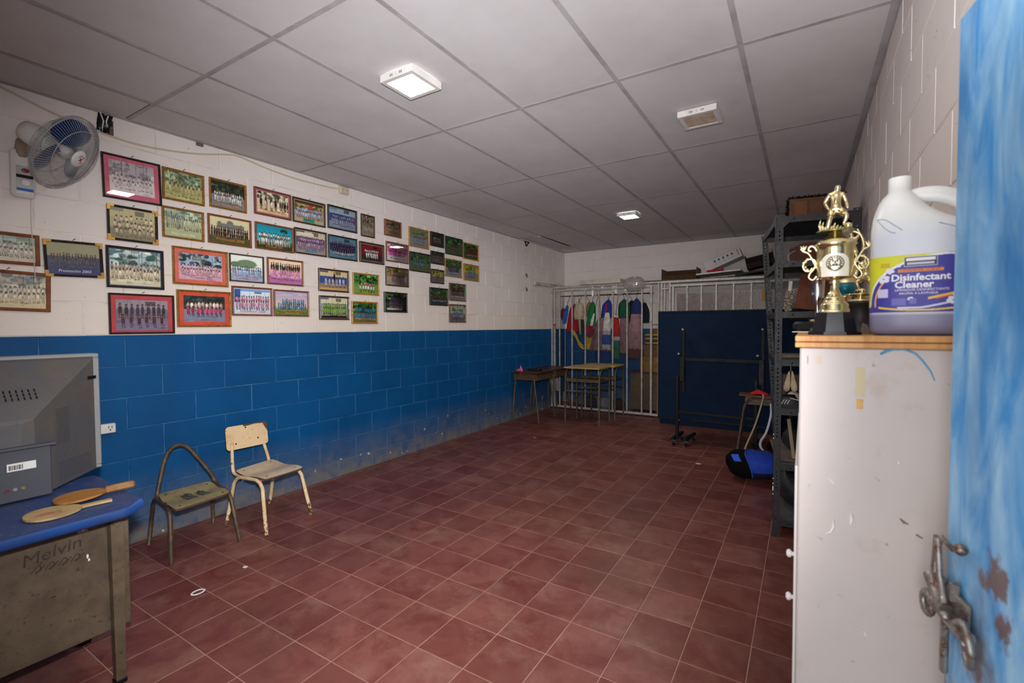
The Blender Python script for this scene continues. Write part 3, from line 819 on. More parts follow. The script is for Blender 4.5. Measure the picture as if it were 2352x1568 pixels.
picture(3.791, 2.485, 4.113, 2.271, 'yellow', 'yellow-wood framed photo of a pale blue class under green trees, topmost of the yellow ones', A(21, ('trees', [(130, 166, 130), (96, 140, 80), (190, 206, 190), (206, 180, 90)]), (150, 166, 190), [(8, .24, .44, (150, 170, 196), (140, 156, 184), .22, .8), (8, .44, .44, (160, 178, 204), (150, 160, 190), .2, .8)]), res=56)
picture(4.139, 2.490, 4.381, 2.324, 'black', 'small black-framed photo of seated pupils, right of the topmost yellow-wood frame', A(22, ('trees', DK), (60, 54, 46), [(6, .26, .36, (150, 150, 150), (60, 60, 66), .2, .8), (6, .46, .34, (120, 120, 124), (176, 120, 50), .2, .8)]), res=44)
picture(4.407, 2.482, 4.740, 2.265, 'black', 'large black-framed photo of a dark group on a green lawn, upper right of the wall', A(23, ('trees', VIV), (84, 104, 60), [(9, .34, .28, (70, 70, 84), (56, 56, 62), .25, .78), (8, .5, .3, (110, 104, 110), (60, 60, 66), .25, .78)]), res=56)
picture(4.749, 2.458, 5.080, 2.249, 'yellow', 'yellow-wood framed photo of a dark red-shirted class, furthest right in the upper rows', A(24, ('trees', VIV), (70, 90, 56), [(10, .24, .34, (110, 40, 44), (44, 40, 46), .15, .95), (9, .44, .4, (96, 36, 40), (190, 180, 170), .15, .95)]), res=56)
# second row
picture(2.098, 2.222, 2.424, 2.012, 'brown', 'brown-framed photo with a turquoise sky and one palm tree', A(25, ('sky', [(20, 140, 160), (110, 196, 196), (40, 150, 170)]), (60, 76, 40), [(13, .32, .28, (220, 216, 210), (40, 40, 44), .06, .94), (13, .48, .4, (226, 222, 216), (206, 190, 180), .05, .95)], extra=[('r', .14, .42, .76, .775, (60, 60, 40)), ('o', .765, .13, .08, .05, (30, 60, 44)), ('o', .70, .17, .04, .06, (34, 66, 44)), ('o', .83, .18, .04, .07, (34, 66, 44))]), cap=('Promocion 2011', 'orange', .022, .016, .1))
picture(2.433, 2.237, 2.751, 2.019, 'dark', 'dark brown-framed photo of pupils in lilac under a white banner', A(26, ('wall', [(196, 186, 170), (90, 90, 116), (60, 60, 70)]), (150, 140, 140), [(12, .28, .34, (176, 150, 186), (90, 70, 110), .08, .92), (12, .46, .36, (190, 160, 190), (110, 84, 104), .06, .94)], extra=[('r', .1, .22, .08, .6, (210, 200, 186)), ('r', .84, .92, .3, .7, (80, 140, 160))], border=(176, 160, 130)))
picture(2.768, 2.233, 3.091, 2.019, 'black', 'black-framed photo of pupils in navy with pale legs, under the blue-wall photo', A(27, ('wall', [(96, 130, 150), (36, 54, 96), (60, 120, 150)]), (90, 130, 150), [(11, .2, .4, (32, 44, 84), (36, 40, 64), .1, .9), (9, .42, .44, (36, 48, 90), (206, 176, 166), .1, .9)], border=(96, 140, 150)))
picture(3.117, 2.224, 3.434, 2.023, 'dark', 'dark-framed photo of pupils in white before a deep red backdrop', A(28, ('wall', [(120, 34, 44), (110, 30, 40), (90, 26, 34)]), (60, 50, 50), [(8, .26, .3, (150, 186, 190), (60, 60, 70), .16, .84), (6, .42, .44, (200, 206, 204), (206, 196, 190), .2, .8)]), ((130, 112, 96), .014), res=60)
picture(3.460, 2.275, 3.785, 2.070, 'brown', 'brown-framed photo of a class in magenta gowns', A(29, ('trees', [(150, 130, 140), (120, 90, 110), (170, 150, 150)]), (176, 160, 150), [(10, .2, .4, (176, 60, 130), (150, 50, 110), .08, .94), (9, .42, .44, (186, 80, 146), (206, 190, 190), .1, .9)]), res=60)
picture(3.801, 2.217, 4.134, 2.003, 'black', 'black-framed photo of a teal-clad class among green hills, below the topmost yellow-wood frame', A(30, ('trees', VIV), (96, 110, 80), [(9, .26, .34, (60, 130, 140), (70, 70, 90), .2, .8), (9, .46, .36, (76, 140, 150), (120, 100, 120), .2, .8)]), res=56)
picture(4.143, 2.269, 4.382, 2.120, 'black', 'small black-framed photo of a lilac group, middle of three small black frames', A(31, ('trees', DK), (84, 72, 66), [(8, .26, .4, (110, 96, 120), (70, 64, 80), .08, .92), (8, .48, .4, (120, 106, 126), (150, 130, 130), .08, .92)]), res=44)
picture(4.395, 2.214, 4.725, 1.997, 'yellow', 'yellow-wood framed photo of a dark blue class on grey steps', A(32, ('trees', VIV), (120, 130, 140), [(7, .26, .44, (40, 52, 70), (40, 46, 60), .15, .85), (6, .46, .42, (46, 56, 76), (150, 150, 150), .2, .8)]), res=56)
picture(4.757, 2.191, 5.090, 1.980, 'yellow', 'yellow-wood framed photo of a light blue class with orange above, far right', A(33, ('trees', [(206, 150, 60), (120, 150, 70), (190, 140, 60), (90, 130, 70)]), (120, 120, 110), [(7, .3, .34, (90, 140, 196), (60, 64, 80), .25, .8), (6, .48, .36, (100, 146, 200), (70, 70, 84), .25, .8)]), res=56)
# third and fourth rows
picture(2.191, 1.956, 2.510, 1.739, 'brown', 'brown-framed photo of boys in black behind girls in long pink dresses', A(34, ('sky', [(226, 206, 180), (206, 180, 170), (230, 210, 190)]), (176, 120, 170), [(13, .14, .36, (40, 56, 60), (40, 44, 50), .06, .96), (9, .34, .5, (226, 160, 200), (220, 150, 196), .04, .94)]), cap=('Promocion 2010', 'red', .024, .026, .15))
picture(2.240, 1.701, 2.560, 1.482, 'brown', 'brown-framed photo of a turquoise-shirted class under a cloudy violet sky', A(35, ('sky', [(170, 160, 186), (226, 206, 176), (206, 196, 206)]), (110, 130, 60), [(10, .34, .3, (60, 150, 186), (50, 90, 130), .2, .9), (13, .52, .36, (60, 140, 180), (190, 130, 130), .08, .96)]), cap=('Promocion 2012', 'orange', .02, .016, .1))
picture(2.659, 1.918, 2.987, 1.713, 'dark', 'dark-framed photo of girls in white dresses seated before a blue wall', A(36, ('wall', [(206, 190, 150), (62, 90, 150), (50, 60, 90)]), (150, 130, 110), [(1, .08, .44, (30, 30, 36), (30, 30, 34), .48, .56), (6, .3, .52, (206, 206, 214), (190, 190, 204), .16, .9)], extra=[('r', .86, 1, 0, 1, (196, 160, 110))], border=(170, 140, 100)), res=64)
picture(2.662, 1.675, 2.986, 1.458, 'dark', 'dark-framed photo of pupils in lime green shirts', A(37, ('wall', [(206, 200, 170), (150, 160, 150), (70, 80, 130)]), (150, 160, 130), [(11, .3, .32, (130, 190, 60), (60, 60, 60), .12, .92), (11, .46, .38, (140, 200, 66), (60, 56, 56), .1, .94)], extra=[('r', .86, .96, .05, .95, (30, 30, 30))], border=(150, 130, 100)), res=64)
picture(3.033, 1.914, 3.360, 1.705, 'yellow', 'yellow-wood framed photo of white-shirted girls on a lawn, above the turquoise-shirted one', A(38, ('trees', VIV), (110, 140, 70), [(7, .38, .26, (190, 140, 120), (60, 60, 60), .28, .84), (6, .5, .4, (216, 216, 214), (40, 40, 46), .22, .86)]), res=60)
picture(3.015, 1.639, 3.337, 1.422, 'yellow', 'lowest yellow-wood framed photo, two rows in turquoise shirts', A(39, ('trees', VIV), (120, 120, 80), [(9, .22, .36, (30, 140, 176), (40, 70, 90), .1, .94), (8, .46, .44, (40, 150, 186), (206, 150, 140), .12, .94)]), res=60)
picture(3.452, 2.017, 3.782, 1.818, 'dark', 'dark-framed sepia photo of a grey class, a white emblem at its corner', A(40, ('trees', [(120, 106, 66), (90, 84, 56), (170, 156, 120)]), (130, 120, 106), [(7, .2, .36, (110, 100, 110), (80, 74, 80), .28, .8), (8, .42, .42, (130, 120, 126), (96, 84, 84), .24, .84)], extra=[('r', .5, .72, .84, .94, (206, 196, 170))]), res=56)
picture(3.425, 1.754, 3.756, 1.543, 'black', 'black-framed photo of a navy class on dark grass, lowest below the sepia one', A(41, ('trees', DK), (50, 60, 40), [(7, .22, .36, (44, 60, 96), (40, 46, 60), .25, .85), (8, .42, .42, (56, 72, 104), (150, 110, 100), .2, .85)], extra=[('r', .82, .9, .1, .8, (196, 186, 150))]), res=56)
picture(4.140, 2.061, 4.374, 1.897, 'black', 'small black-framed photo with bright yellow foliage, lowest of three small black frames', A(42, ('trees', [(206, 196, 70), (160, 160, 60), (220, 214, 110), (40, 44, 30)]), (110, 100, 100), [(5, .34, .32, (120, 110, 130), (70, 66, 76), .35, .7), (6, .52, .34, (110, 100, 120), (84, 76, 80), .3, .72)]), res=44)
picture(4.118, 1.847, 4.447, 1.639, 'black', 'black-framed photo of a long row with pale legs, left of two oak-framed ones', A(43, ('trees', VIV), (60, 76, 56), [(10, .26, .3, (50, 50, 60), (40, 40, 46), .12, .92), (10, .44, .4, (56, 56, 66), (196, 190, 190), .1, .94)], extra=[('r', .84, .92, .15, .85, (50, 60, 90))]), res=56)
picture(4.472, 1.925, 4.801, 1.708, 'brown', 'upper of two oak-framed photos at far right, maroon shirts above white socks', A(44, ('trees', [(70, 110, 90), (60, 60, 60), (110, 110, 110), (40, 60, 40)]), (110, 116, 120), [(9, .22, .36, (84, 40, 40), (50, 40, 44), .12, .92), (9, .46, .42, (90, 50, 50), (206, 206, 206), .1, .94)]), res=56)
picture(4.469, 1.667, 4.798, 1.442, 'brown', 'lowest oak-framed photo at far right, blue-grey class under white sky and green', A(45, ('trees', [(196, 206, 206), (90, 150, 90), (206, 190, 90), (60, 120, 70)]), (100, 104, 110), [(7, .28, .36, (120, 150, 186), (60, 64, 76), .2, .86), (7, .48, .4, (130, 156, 190), (44, 46, 56), .2, .86)]), res=56)
# ------------------------------------------------------------------ wall fan
FC, FN = Vector((0.30, 0.915, 2.332)), Vector((0.602, 0.628, -0.493)).normalized()
FU = FN.cross(Vector((0, 0, 1))).normalized(); FV = FU.cross(FN)
fan = thing('wall_fan', 'white oscillating wall fan with blue blades and wire grille, high on the left wall', 'fan', (0.001, 0.805, 2.105))
mb = MB(); mb.box((0.002, 0.757, 2.105), (0.062, 0.852, 2.365), 0, 0.014); mb.build('base', WHITEP, fan)
mb = MB(); mb.box((0.062, 0.772, 2.135), (0.065, 0.838, 2.27), 0, 0.001); mb.build('control_panel', M('fan_panel', (186, 188, 188), 0.35), fan)
mb = MB(); mb.box((0.0652, 0.772, 2.136), (0.0662, 0.838, 2.15)); mb.build('blue_stripe', M('fan_blue_stripe', (30, 96, 176), 0.4), fan)
mb = MB(); mb.box((0.0652, 0.772, 2.205), (0.0662, 0.838, 2.222)); mb.build('dark_band', BLACKP, fan)
mb = MB(); mb.ball((0.066, 0.808, 2.246), 0.017, 8, sc=(.2, 1, .7)); mb.build('red_badge', M('badge_red', (150, 40, 44), 0.4), fan)
mb = MB(); mb.lathe([(0.019, 0), (0.019, 0.012), (0.015, 0.016)], (0.066, 0.806, 2.178), 18, frame_R((0, 1, 0), (0, 0, 1), (1, 0, 0))); mb.build('dial', WHITEP, fan)
RF = frame_R(FU, FV, FN)
mb = MB(); mb.lathe([(0.02, -0.215), (0.05, -0.205), (0.06, -0.17), (0.06, -0.105), (0.05, -0.075)], FC, 20, RF); mb.build('motor_housing', WHITEP, fan)
mb = MB(); mb.tube([(0.04, 0.80, 2.33), (0.075, 0.80, 2.39), tuple(FC - FN * 0.15 - Vector((0, 0, 0.03)))], [0.03, 0.03, 0.026], 10); mb.build('neck', M('fan_neck_dusty', (150, 138, 120), 0.6), fan)
def cage(z_in, z_out, r_in, count, sgn, wire):
    mb = MB()
    for k in range(count):
        a = 2 * PI * k / count
        e = FU * math.cos(a) + FV * math.sin(a)
        pts = []
        for i in range(6):
            t = i / 5
            r = r_in + (0.203 - r_in) * t
            z = z_in + (z_out - z_in) * (1 - (1 - t ** 2.6))
            pts.append(FC + e * r + FN * z)
        mb.tube(pts, wire, 3, cap=False)
    for rr, zz in ((0.203, z_out), (0.203, z_out + .006 * sgn), (0.15, z_in * .8), (r_in, z_in)):
        ring = [FC + (FU * math.cos(2 * PI * i / 40) + FV * math.sin(2 * PI * i / 40)) * rr + FN * zz for i in range(40)]
        mb.tube(ring, wire * 1.7, 5, closed=True)
    return mb
WIRE = M('grille_wire', (172, 174, 174), 0.35, 0.2)
cage(0.062, 0.004, 0.045, 84, 1, .00115).build('front_grille', WIRE, fan)
cage(-0.075, -0.004, 0.06, 66, -1, .00105).build('back_grille', WIRE, fan)
mb = MB(); mb.lathe([(0.0, 0.073), (0.03, 0.072), (0.046, 0.067), (0.048, 0.06), (0.0, 0.058)], FC, 28, RF); mb.build('hub_badge', WHITEP, fan)
mb = MB()
for s in (-1, 1): mb.obox(FC + FN * 0.0735, (0.024, 0.005, 0.002), RF @ Rz(s * 0.8), 0)
mb.build('badge_emblem', M('emblem_red', (176, 36, 40), 0.4), fan)
mb = MB(); mb.tube([p for p in arc(FC + FN * .0725, 0.021, 0.4, 2.6, 10, FU, FV)], .0018, 5); mb.tube([p for p in arc(FC + FN * .0725, 0.021, 3.6, 4.6, 6, FU, FV)], .0018, 5); mb.build('badge_ring', M('emblem_blue', (60, 84, 120), 0.4), fan)
BLADE = M('fan_blade_blue', (10, 48, 100), 0.3)
for k in range(3):
    a0 = 1.35 + k * 2 * PI / 3
    def bl(u, v, a0=a0):
        w = 0.18 + 0.95 * math.sin(PI * min(v * 0.75 + 0.1, 1)) ** 0.8
        a = a0 + (u - 0.5) * 1.55 * w
        r = 0.028 + 0.15 * v * (1 - 0.16 * (2 * u - 1) ** 2)
        return FC + (FU * math.cos(a) + FV * math.sin(a)) * r + FN * (-0.015 + (u - 0.5) * 0.05 * (0.5 + v))
    mb = MB(); mb.grid(bl, 10, 8); mb.build('blade', BLADE, fan)
mb = MB(); mb.lathe([(0.0, 0.03), (0.02, 0.028), (0.03, 0.01), (0.032, -0.03)], FC, 18, RF); mb.build('spinner', WHITEP, fan)
tag(MB().tube(smooth_path([(0.03, 0.835, 2.112), (0.028, 0.832, 2.0), (0.03, 0.836, 1.8), (0.03, 0.84, 1.672)], 4), 0.0022, 5).lathe([(0.003, 0), (0.007, 0.004), (0.006, 0.022), (0.002, 0.03)], (0.03, 0.84, 1.642), 8).build('pull_cord', M('dusty_cord', (196, 190, 176), 0.7)), 'thin pull cord hanging from the wall fan over the two cut-off photos', 'cord')

# cable, outlets, fixings on the left wall
CABLE = M('beige_cable', (206, 190, 164), 0.6)
tag(MB().tube(smooth_path([(0.008, 0.60, 2.70), (0.008, 0.737, 2.68), (0.008, 0.942, 2.62), (0.008, 1.157, 2.583), (0.008, 1.38, 2.573), (0.008, 1.663, 2.612), (0.008, 1.90, 2.676), (0.008, 1.99, 2.688), (0.008, 2.2, 2.66), (0.008, 2.45, 2.645), (0.008, 2.7, 2.65), (0.008, 2.88, 2.662)], 5), 0.0052, 6).build('cable', CABLE), 'beige electrical cable sagging along the top of the left wall', 'cable')
ow = thing('wall_outlet', 'white double outlet box at the end of the sagging cable under the ceiling', 'outlet', (0.001, 2.93, 2.645))
MB().box((0.001, 2.885, 2.625), (0.04, 2.985, 2.69), 0, 0.008).build('box', M('aged_white_plastic', (206, 190, 164), 0.5), ow)
for y in (2.912, 2.955):
    for dy in (-.007, .007): MB().box((0.04, y + dy - .0015, 2.655), (0.0408, y + dy + .0015, 2.668)).build('slot', BLACKP, ow)
ow = thing('wall_outlet', 'white power outlet on the blue wall right behind the television', 'outlet', (0.001, 1.13, 0.745))
MB().box((0.001, 1.085, 0.742), (0.036, 1.178, 0.80), 0, 0.004).build('box', WHITEP, ow)
for dy in (-.008, .008): MB().box((0.036, 1.15 + dy - .0016, 0.772), (0.0368, 1.15 + dy + .0016, 0.785)).build('slot', BLACKP, ow)
MB().ball((0.036, 1.15, 0.762), .004, 6, sc=(.2, 1, 1)).build('earth_hole', BLACKP, ow)
# stuffed hole
hb = thing('stuffed_hole', 'black plastic wad stuffed into a broken hole in the wall above the fan', 'plastic wad', (0.0, 1.17, 2.60))
mb = MB()
mb.grid(lambda u, v: (0.004 + 0.018 * math.sin(PI * u) * math.sin(PI * v) + .006 * math.sin(17 * u + 9 * v), 1.135 + 0.075 * u + 0.012 * v, 2.59 + 0.115 * v + 0.006 * math.sin(9 * u)), 10, 10)
mb.build('black_film', M('black_film', (20, 20, 20), 0.25), hb)
MB().box((0.001, 1.19, 2.585), (0.006, 1.222, 2.675), 0, .002).build('broken_plaster', M('broken_block', (104, 94, 80), 0.95, c2=(70, 62, 54), scale=40), hb)
MB().tube([(0.03, 1.15, 2.70), (0.032, 1.165, 2.65), (0.026, 1.16, 2.605)], .004, 5, flat=.4).tube([(0.03, 1.19, 2.69), (0.032, 1.178, 2.65), (0.028, 1.185, 2.62)], .004, 5, flat=.4).build('white_strip', WHITEP, hb)
mb = MB(); mb.bar((0.01, 6.30, 2.70), (0.01, 6.34, 2.63), .012, .012); mb.bar((0.01, 6.42, 2.70), (0.01, 6.345, 2.63), .012, .012); mb.bar((0.01, 6.29, 2.695), (0.01, 6.43, 2.695), .012, .01)
tag(mb.build('wall_bracket', BLACKM), 'small dark triangular bracket below the ceiling, far end of the left wall', 'bracket')
for z, lab in ((2.18, 'upper of two dark hooks on the white wall beyond the photos'), (1.965, 'lower of two dark hooks on the white wall beyond the photos')):
    mb = MB(); mb.tube([(0.0, 6.34, z + .03), (0.02, 6.335, z + .012), (0.024, 6.345, z - .012), (0.006, 6.35, z - .032)], .007, 6); mb.ball((0.004, 6.342, z), .012, 6, sc=(.4, 1, 1))
    tag(mb.build('wall_hook', RUSTTUBE), lab, 'hook', 'hooks on the left wall')
tag(MB().box((0.001, 1.69, 2.678), (0.02, 1.735, 2.70), 0, .003).box((0.02, 1.70, 2.683), (0.024, 1.71, 2.695)).build('cable_clip', M('grey_metal', (120, 116, 112), 0.5, 0.4)), 'small grey metal clip at the top of the wall above the second photo', 'clip')

# ------------------------------------------------------------------ teacher desk, television, paddles
DT = 0.72
TAN = M('tan_desk_enamel', (98, 84, 66), 0.55, c2=(76, 62, 48), scale=7, fine=(48, 36, 28))
BLUECLOTH = M('blue_vinyl_cover', (36, 60, 112), 0.5, c2=(62, 72, 104), scale=5, fine=(90, 100, 130))
desk = thing('teacher_desk', 'tan steel teacher desk under a blue vinyl cover at the left edge', 'desk', (1.25, 0.45, 0))
poly = [(0.93, 0.12), (1.53, 0.12), (1.535, 0.70), (1.53, 0.722), (1.47, 0.782), (1.0, 0.806), (0.93, 0.80)]
MB().prism(poly, (0, 0, DT - 0.022), (1, 0, 0), (0, 1, 0), (0, 0, 0.022)).build('top', BLUECLOTH, desk)
MB().tube([(1.529, 0.12, DT - 0.017), (1.534, 0.70, DT - 0.017), (1.527, 0.724, DT - 0.017), (1.47, 0.781, DT - 0.015)], 0.0125, 10, flat=1.5).build('cover_edge', M('blue_vinyl_edge', (20, 66, 132), 0.5, c2=(30, 60, 110), scale=6), desk)
MB().box((1.365, 0.12, 0.21), (1.385, 0.772, 0.698), 0, .003).build('front_panel', TAN, desk)
MB().box((0.97, 0.752, 0.21), (1.365, 0.772, 0.698), 0, .003).build('side_panel', TAN, desk)
MB().box((0.97, 0.12, 0.645), (1.40, 0.75, 0.698)).build('apron', TAN, desk)
def taper_leg(x, y, t, b, z1):
    mb = MB(); vs = []
    for w, z in ((b, 0.018), (t, z1)): vs += [(x - w, y - w, z), (x + w, y - w, z), (x + w, y + w, z), (x - w, y + w, z)]
    mb.add(vs, [(0, 1, 2, 3), (4, 5, 6, 7), (0, 1, 5, 4), (1, 2, 6, 5), (2, 3, 7, 6), (3, 0, 4, 7)]); return mb
for x, y in ((1.405, 0.722), (0.985, 0.735), (1.405, 0.18), (0.985, 0.18)):
    l = taper_leg(x, y, .021, .0155, 0.697).build('leg', TAN, desk)
    MB().box((x - .019, y - .019, 0), (x + .019, y + .019, 0.02), 0, .003).build('foot_cap', BLACKP, l)
MARK = M('dark_marker', (52, 42, 34), 0.7)
vs, fs = text_geo('Melvin', 0.062, .2)
ca, sa = math.cos(.1), math.sin(.1)
MB().add([(1.3855, 0.545 + x * ca - y * sa, 0.585 + x * sa + y * ca) for x, y, z in vs], fs).build('handwriting', MARK, desk)
mb = MB()
for k in range(4):
    y = 0.49 + .035 * k
    mb.tube(smooth_path([(1.386, y, .53), (1.386, y + .018, .552), (1.386, y + .026, .535), (1.386, y + .01, .528), (1.386, y + .036, .548)], 4), .0014, 4)
mb.build('scribble', MARK, desk)
mb = MB(); mb.grid(lambda u, v: (1.3875 + .008 * math.sin(PI * u) * math.sin(PI * v) + .002 * math.sin(20 * u + 13 * v), 0.615 + .03 * u, 0.625 + .045 * v), 8, 8); mb.build('tape_scrap', FILM, desk)
mb = MB(); mb.ball((1.388, .632, .638), .006, 6, sc=(.4, 1, 1.6)); mb.ball((1.387, .642, .53), .005, 6, sc=(.4, .8, 1.8)); mb.ball((1.387, .646, .515), .004, 6, sc=(.4, 1, 1.4)); mb.build('film_glints', PAPER, desk)  # white specks put in as the highlights on the clear film

TVG = M('television_grey', (80, 80, 84), 0.6, c2=(92, 84, 74), scale=5, fine=(70, 68, 66), bump=.08, bscale=500)
TVD = M('television_dark_grey', (70, 72, 80), 0.6)
tv = thing('television', 'old grey tube television seen from behind on the blue-covered desk', 'television', (1.0, 0.48, DT))
cy = 0.48
secs = [(0.80, .345, .745, 1.25), (0.862, .352, .742, 1.262), (0.885, .345, .742, 1.250), (1.045, .165, .728, 1.098), (1.10, .095, .728, 1.035), (1.105, .06, .735, 1.02)]
mb = MB(); vs = []
for x, h, z0, z1 in secs: vs += [(x, cy - h, z0), (x, cy + h, z0), (x, cy + h, z1), (x, cy - h, z1)]
fs = [(0, 1, 2, 3), (20, 21, 22, 23)]
for i in range(5):
    for k in range(4): fs.append((i * 4 + k, i * 4 + (k + 1) % 4, i * 4 + 4 + (k + 1) % 4, i * 4 + 4 + k))
mb.add(vs, fs); mb.build('casing', TVG, tv)
bz = M('television_bezel', (136, 138, 138), 0.45)
mb = MB()
for a, b in (((cy - .372, .737), (cy + .372, .752)), ((cy - .372, 1.252), (cy + .372, 1.272)), ((cy - .372, .752), (cy - .345, 1.252)), ((cy + .345, .752), (cy + .372, 1.252))): mb.box((0.79, a[0], a[1]), (0.868, b[0], b[1]), 0, .004)
mb.build('bezel', bz, tv)
MB().box((0.793, cy - .345, .752), (0.80, cy + .345, 1.252)).build('screen', M('screen_glass', (18, 20, 22), 0.08), tv)
MB().box((1.10, cy - .2, .727), (1.118, cy + .138, .925), 0, .004).build('back_panel', TVD, tv)
MB().box((1.10, cy - .2, .925), (1.13, cy + .15, .936), 0, .002).build('ledge', TVD, tv)
MB().box((1.119, cy + .012, .845), (1.1195, cy + .092, .875)).build('label_sticker', PAPER, tv)
mb = MB()
for k in range(9): mb.box((1.1196, cy + .017 + .0045 * k, .850), (1.1199, cy + .017 + .0045 * k + (.002 if k % 3 else .003), .868))
mb.build('barcode', BLACKP, tv)
for k, c in enumerate(((110, 40, 40), (140, 136, 126), (130, 116, 60))):
    MB().lathe([(.006, 0), (.006, .006), (.003, .006), (.003, .001)], (1.118, cy + .01 + .022 * k, .775), 12, frame_R((0, 1, 0), (0, 0, 1), (1, 0, 0))).build('socket', M('socket_%d' % k, c, .4), tv)
mb = MB()
sl = Vector((1.045 - .885, 0, 1.098 - 1.25)).normalized()
for r in range(3):
    for k in range(13):
        p = Vector((1.004, cy - .09 + .0175 * k, 1.137)) + sl * r * .02
        mb.obox(p + Vector((.0006, 0, .0008)), (.014, .0045, .002), frame_R(sl, (0, 1, 0), Vector((-sl.z, 0, sl.x))))
mb.build('top_vent_slots', BLACKP, tv, stuff=True)
mb = MB()
d = Vector((.885 - 1.045, .18, 0)).normalized(); nn = Vector((.18, .16, 0)).normalized()
for k in range(22):
    z = 0.91 + k * .0068
    mb.obox(Vector((1.045, cy + .165, z)) + d * .05 + nn * .0006, (.07, .0016, .002), frame_R(d, nn, (0, 0, 1)))
for k in range(10):
    z = 0.755 + k * .008
    mb.obox(Vector((1.045, cy + .165, z)) + d * .115 + nn * .0006, (.19, .0016, .0022), frame_R(d, nn, (0, 0, 1)))
mb.build('side_vent_slots', TVD, tv, stuff=True)
mb = MB(); mb.obox((.90, cy + .335, 1.165), (.05, .003, .014), frame_R(d, nn, (0, 0, 1))); mb.build('grip_recess', BLACKP, tv)
for x in (0.9, 1.06):
    for y in (cy - .13, cy + .13): MB().box((x - .015, y - .015, DT + .0005), (x + .015, y + .015, .745)).build('foot', BLACKP, tv)

def paddle(name, label, o, ang, tilt, pts_m, handle_thick, mat, roll=0.0):
    r = thing(name, label, 'paddle', o, 'bare wooden table tennis paddles on the desk', (roll, tilt, ang))
    L, Wd = .155, .074
    out = []
    for i in range(28):
        a = 2 * PI * i / 28
        x, y = math.cos(a), math.sin(a)
        out.append((L / 2 * x, Wd * y * (1 - .12 * x)))
    MB().prism(out, (0, 0, .002), (1, 0, 0), (0, 1, 0), (0, 0, .007)).build('blade', mat, r, local=True)
    mb = MB(); mb.prism([(L / 2 - .03, -.026), (L / 2 + .0, -.013), (L / 2 + .085, -.011), (L / 2 + .085, .011), (L / 2 + .0, .013), (L / 2 - .03, .026)], (0, 0, .0015), (1, 0, 0), (0, 1, 0), (0, 0, .008)); mb.build('neck', mat, r, local=True)
    if handle_thick:
        MB().box((L / 2 - .005, -.014, -.006), (L / 2 + .09, .014, .02), 0, .006).build('handle', M('paddle_handle', (150, 108, 62), .5, c2=(120, 80, 44), scale=20), r, local=True)
    else:
        mb = MB(); mb.grid(lambda u, v: (-.05 + .07 * u, -.03 + .03 * v, .0093), 4, 3); mb.build('red_stain', M('paddle_red_stain', (170, 92, 66), .6, c2=(176, 150, 106), scale=40), r, local=True)
PW = M('bare_paddle_wood', (184, 158, 108), 0.55, c2=(150, 126, 84), scale=14, stretch=(4, 1, 4))
PW2 = M('amber_paddle_wood', (172, 120, 54), 0.5, c2=(140, 92, 44), scale=14, stretch=(4, 1, 4))
paddle('paddle', 'pale bare wooden paddle lying nearest the front edge of the blue desk', (1.385, 0.552, DT + .0015), math.atan2(.222, .03), 0, None, False, PW)
paddle('paddle', 'amber wooden paddle with a thick handle, next to the television', (1.285, 0.655, DT + .012), math.atan2(.2, .04), -.04, None, True, PW2)

# ------------------------------------------------------------------ two school chairs by the left wall
def seat_slab(fl, fr, br, bl, z, mat, thick=.011, wave=.014):
    fl, fr, br, bl = [Vector(p + (0,)) for p in (fl, fr, br, bl)]
    def top(u, v, dz=0.0):
        # rounded outline: pull the corners in
        uu, vv = u * 2 - 1, v * 2 - 1
        k = 1 - .055 * (abs(uu) ** 6) * (abs(vv) ** 6)
        uu *= k; vv *= k
        p = (bl * (1 - uu) + br * (1 + uu)) * (1 - vv) / 4 + (fl * (1 - uu) + fr * (1 + uu)) * (1 + vv) / 4
        zz = z + wave * (vv * .9) ** 2 * (1 if vv < 0 else .2) - wave * .9 * math.exp(-((vv + .15) / .5) ** 2) - (.014 * vv ** 3 if vv > 0 else 0)
        return (p.x, p.y, zz + dz)
    mb = MB(); n = 12
    mb.grid(lambda u, v: top(u, v), n, n); mb.grid(lambda u, v: top(u, v, -thick), n, n)
    ring = [(i / n, 0) for i in range(n)] + [(1, i / n) for i in range(n)] + [(1 - i / n, 1) for i in range(n)] + [(0, 1 - i / n) for i in range(n)]
    vs = [top(u, v) for u, v in ring] + [top(u, v, -thick) for u, v in ring]; m = len(ring)
    mb.add(vs, [(i, (i + 1) % m, m + (i + 1) % m, m + i) for i in range(m)], 1)
    return mb, top
BEND = lambda a, b, c, r=.05: (lambda A, B, C: [tuple(B + (A - B).normalized() * r), tuple(B + ((A - B).normalized() + (C - B).normalized()) * r * .36), tuple(B + (C - B).normalized() * r)])(Vector(a), Vector(b), Vector(c))
def side_frame(ff, ft, bt, bf):
    return [ff] + BEND(ff, ft, bt) + BEND(ft, bt, bf) + [bf]
SEATOLD = M('worn_green_grey_laminate', (150, 138, 98), 0.5, c2=(126, 112, 76), scale=12, fine=(60, 66, 58))
SEATEDGE = M('plywood_edge', (92, 62, 38), 0.7)
cA = thing('school_chair', 'brown-framed school chair missing its backrest board, nearest the desk', 'chair', (0.33, 1.46, 0), 'school chairs by the blue wall')
tub = RUSTTUBE
MB().tube(side_frame((.538, 1.254, 0), (.49, 1.275, .325), (.20, 1.305, .325), (.11, 1.304, 0)), .0125, 10).build('side_frame', tub, cA)
MB().tube(side_frame((.569, 1.633, 0), (.525, 1.60, .325), (.21, 1.64, .325), (.106, 1.695, 0)), .0125, 10).build('side_frame', tub, cA)
mb = MB(); mb.tube([(.47, 1.277, .318), (.50, 1.602, .318)], .009, 8); mb.tube([(.26, 1.30, .318), (.27, 1.635, .318)], .009, 8); mb.build('cross_tubes', tub, cA)
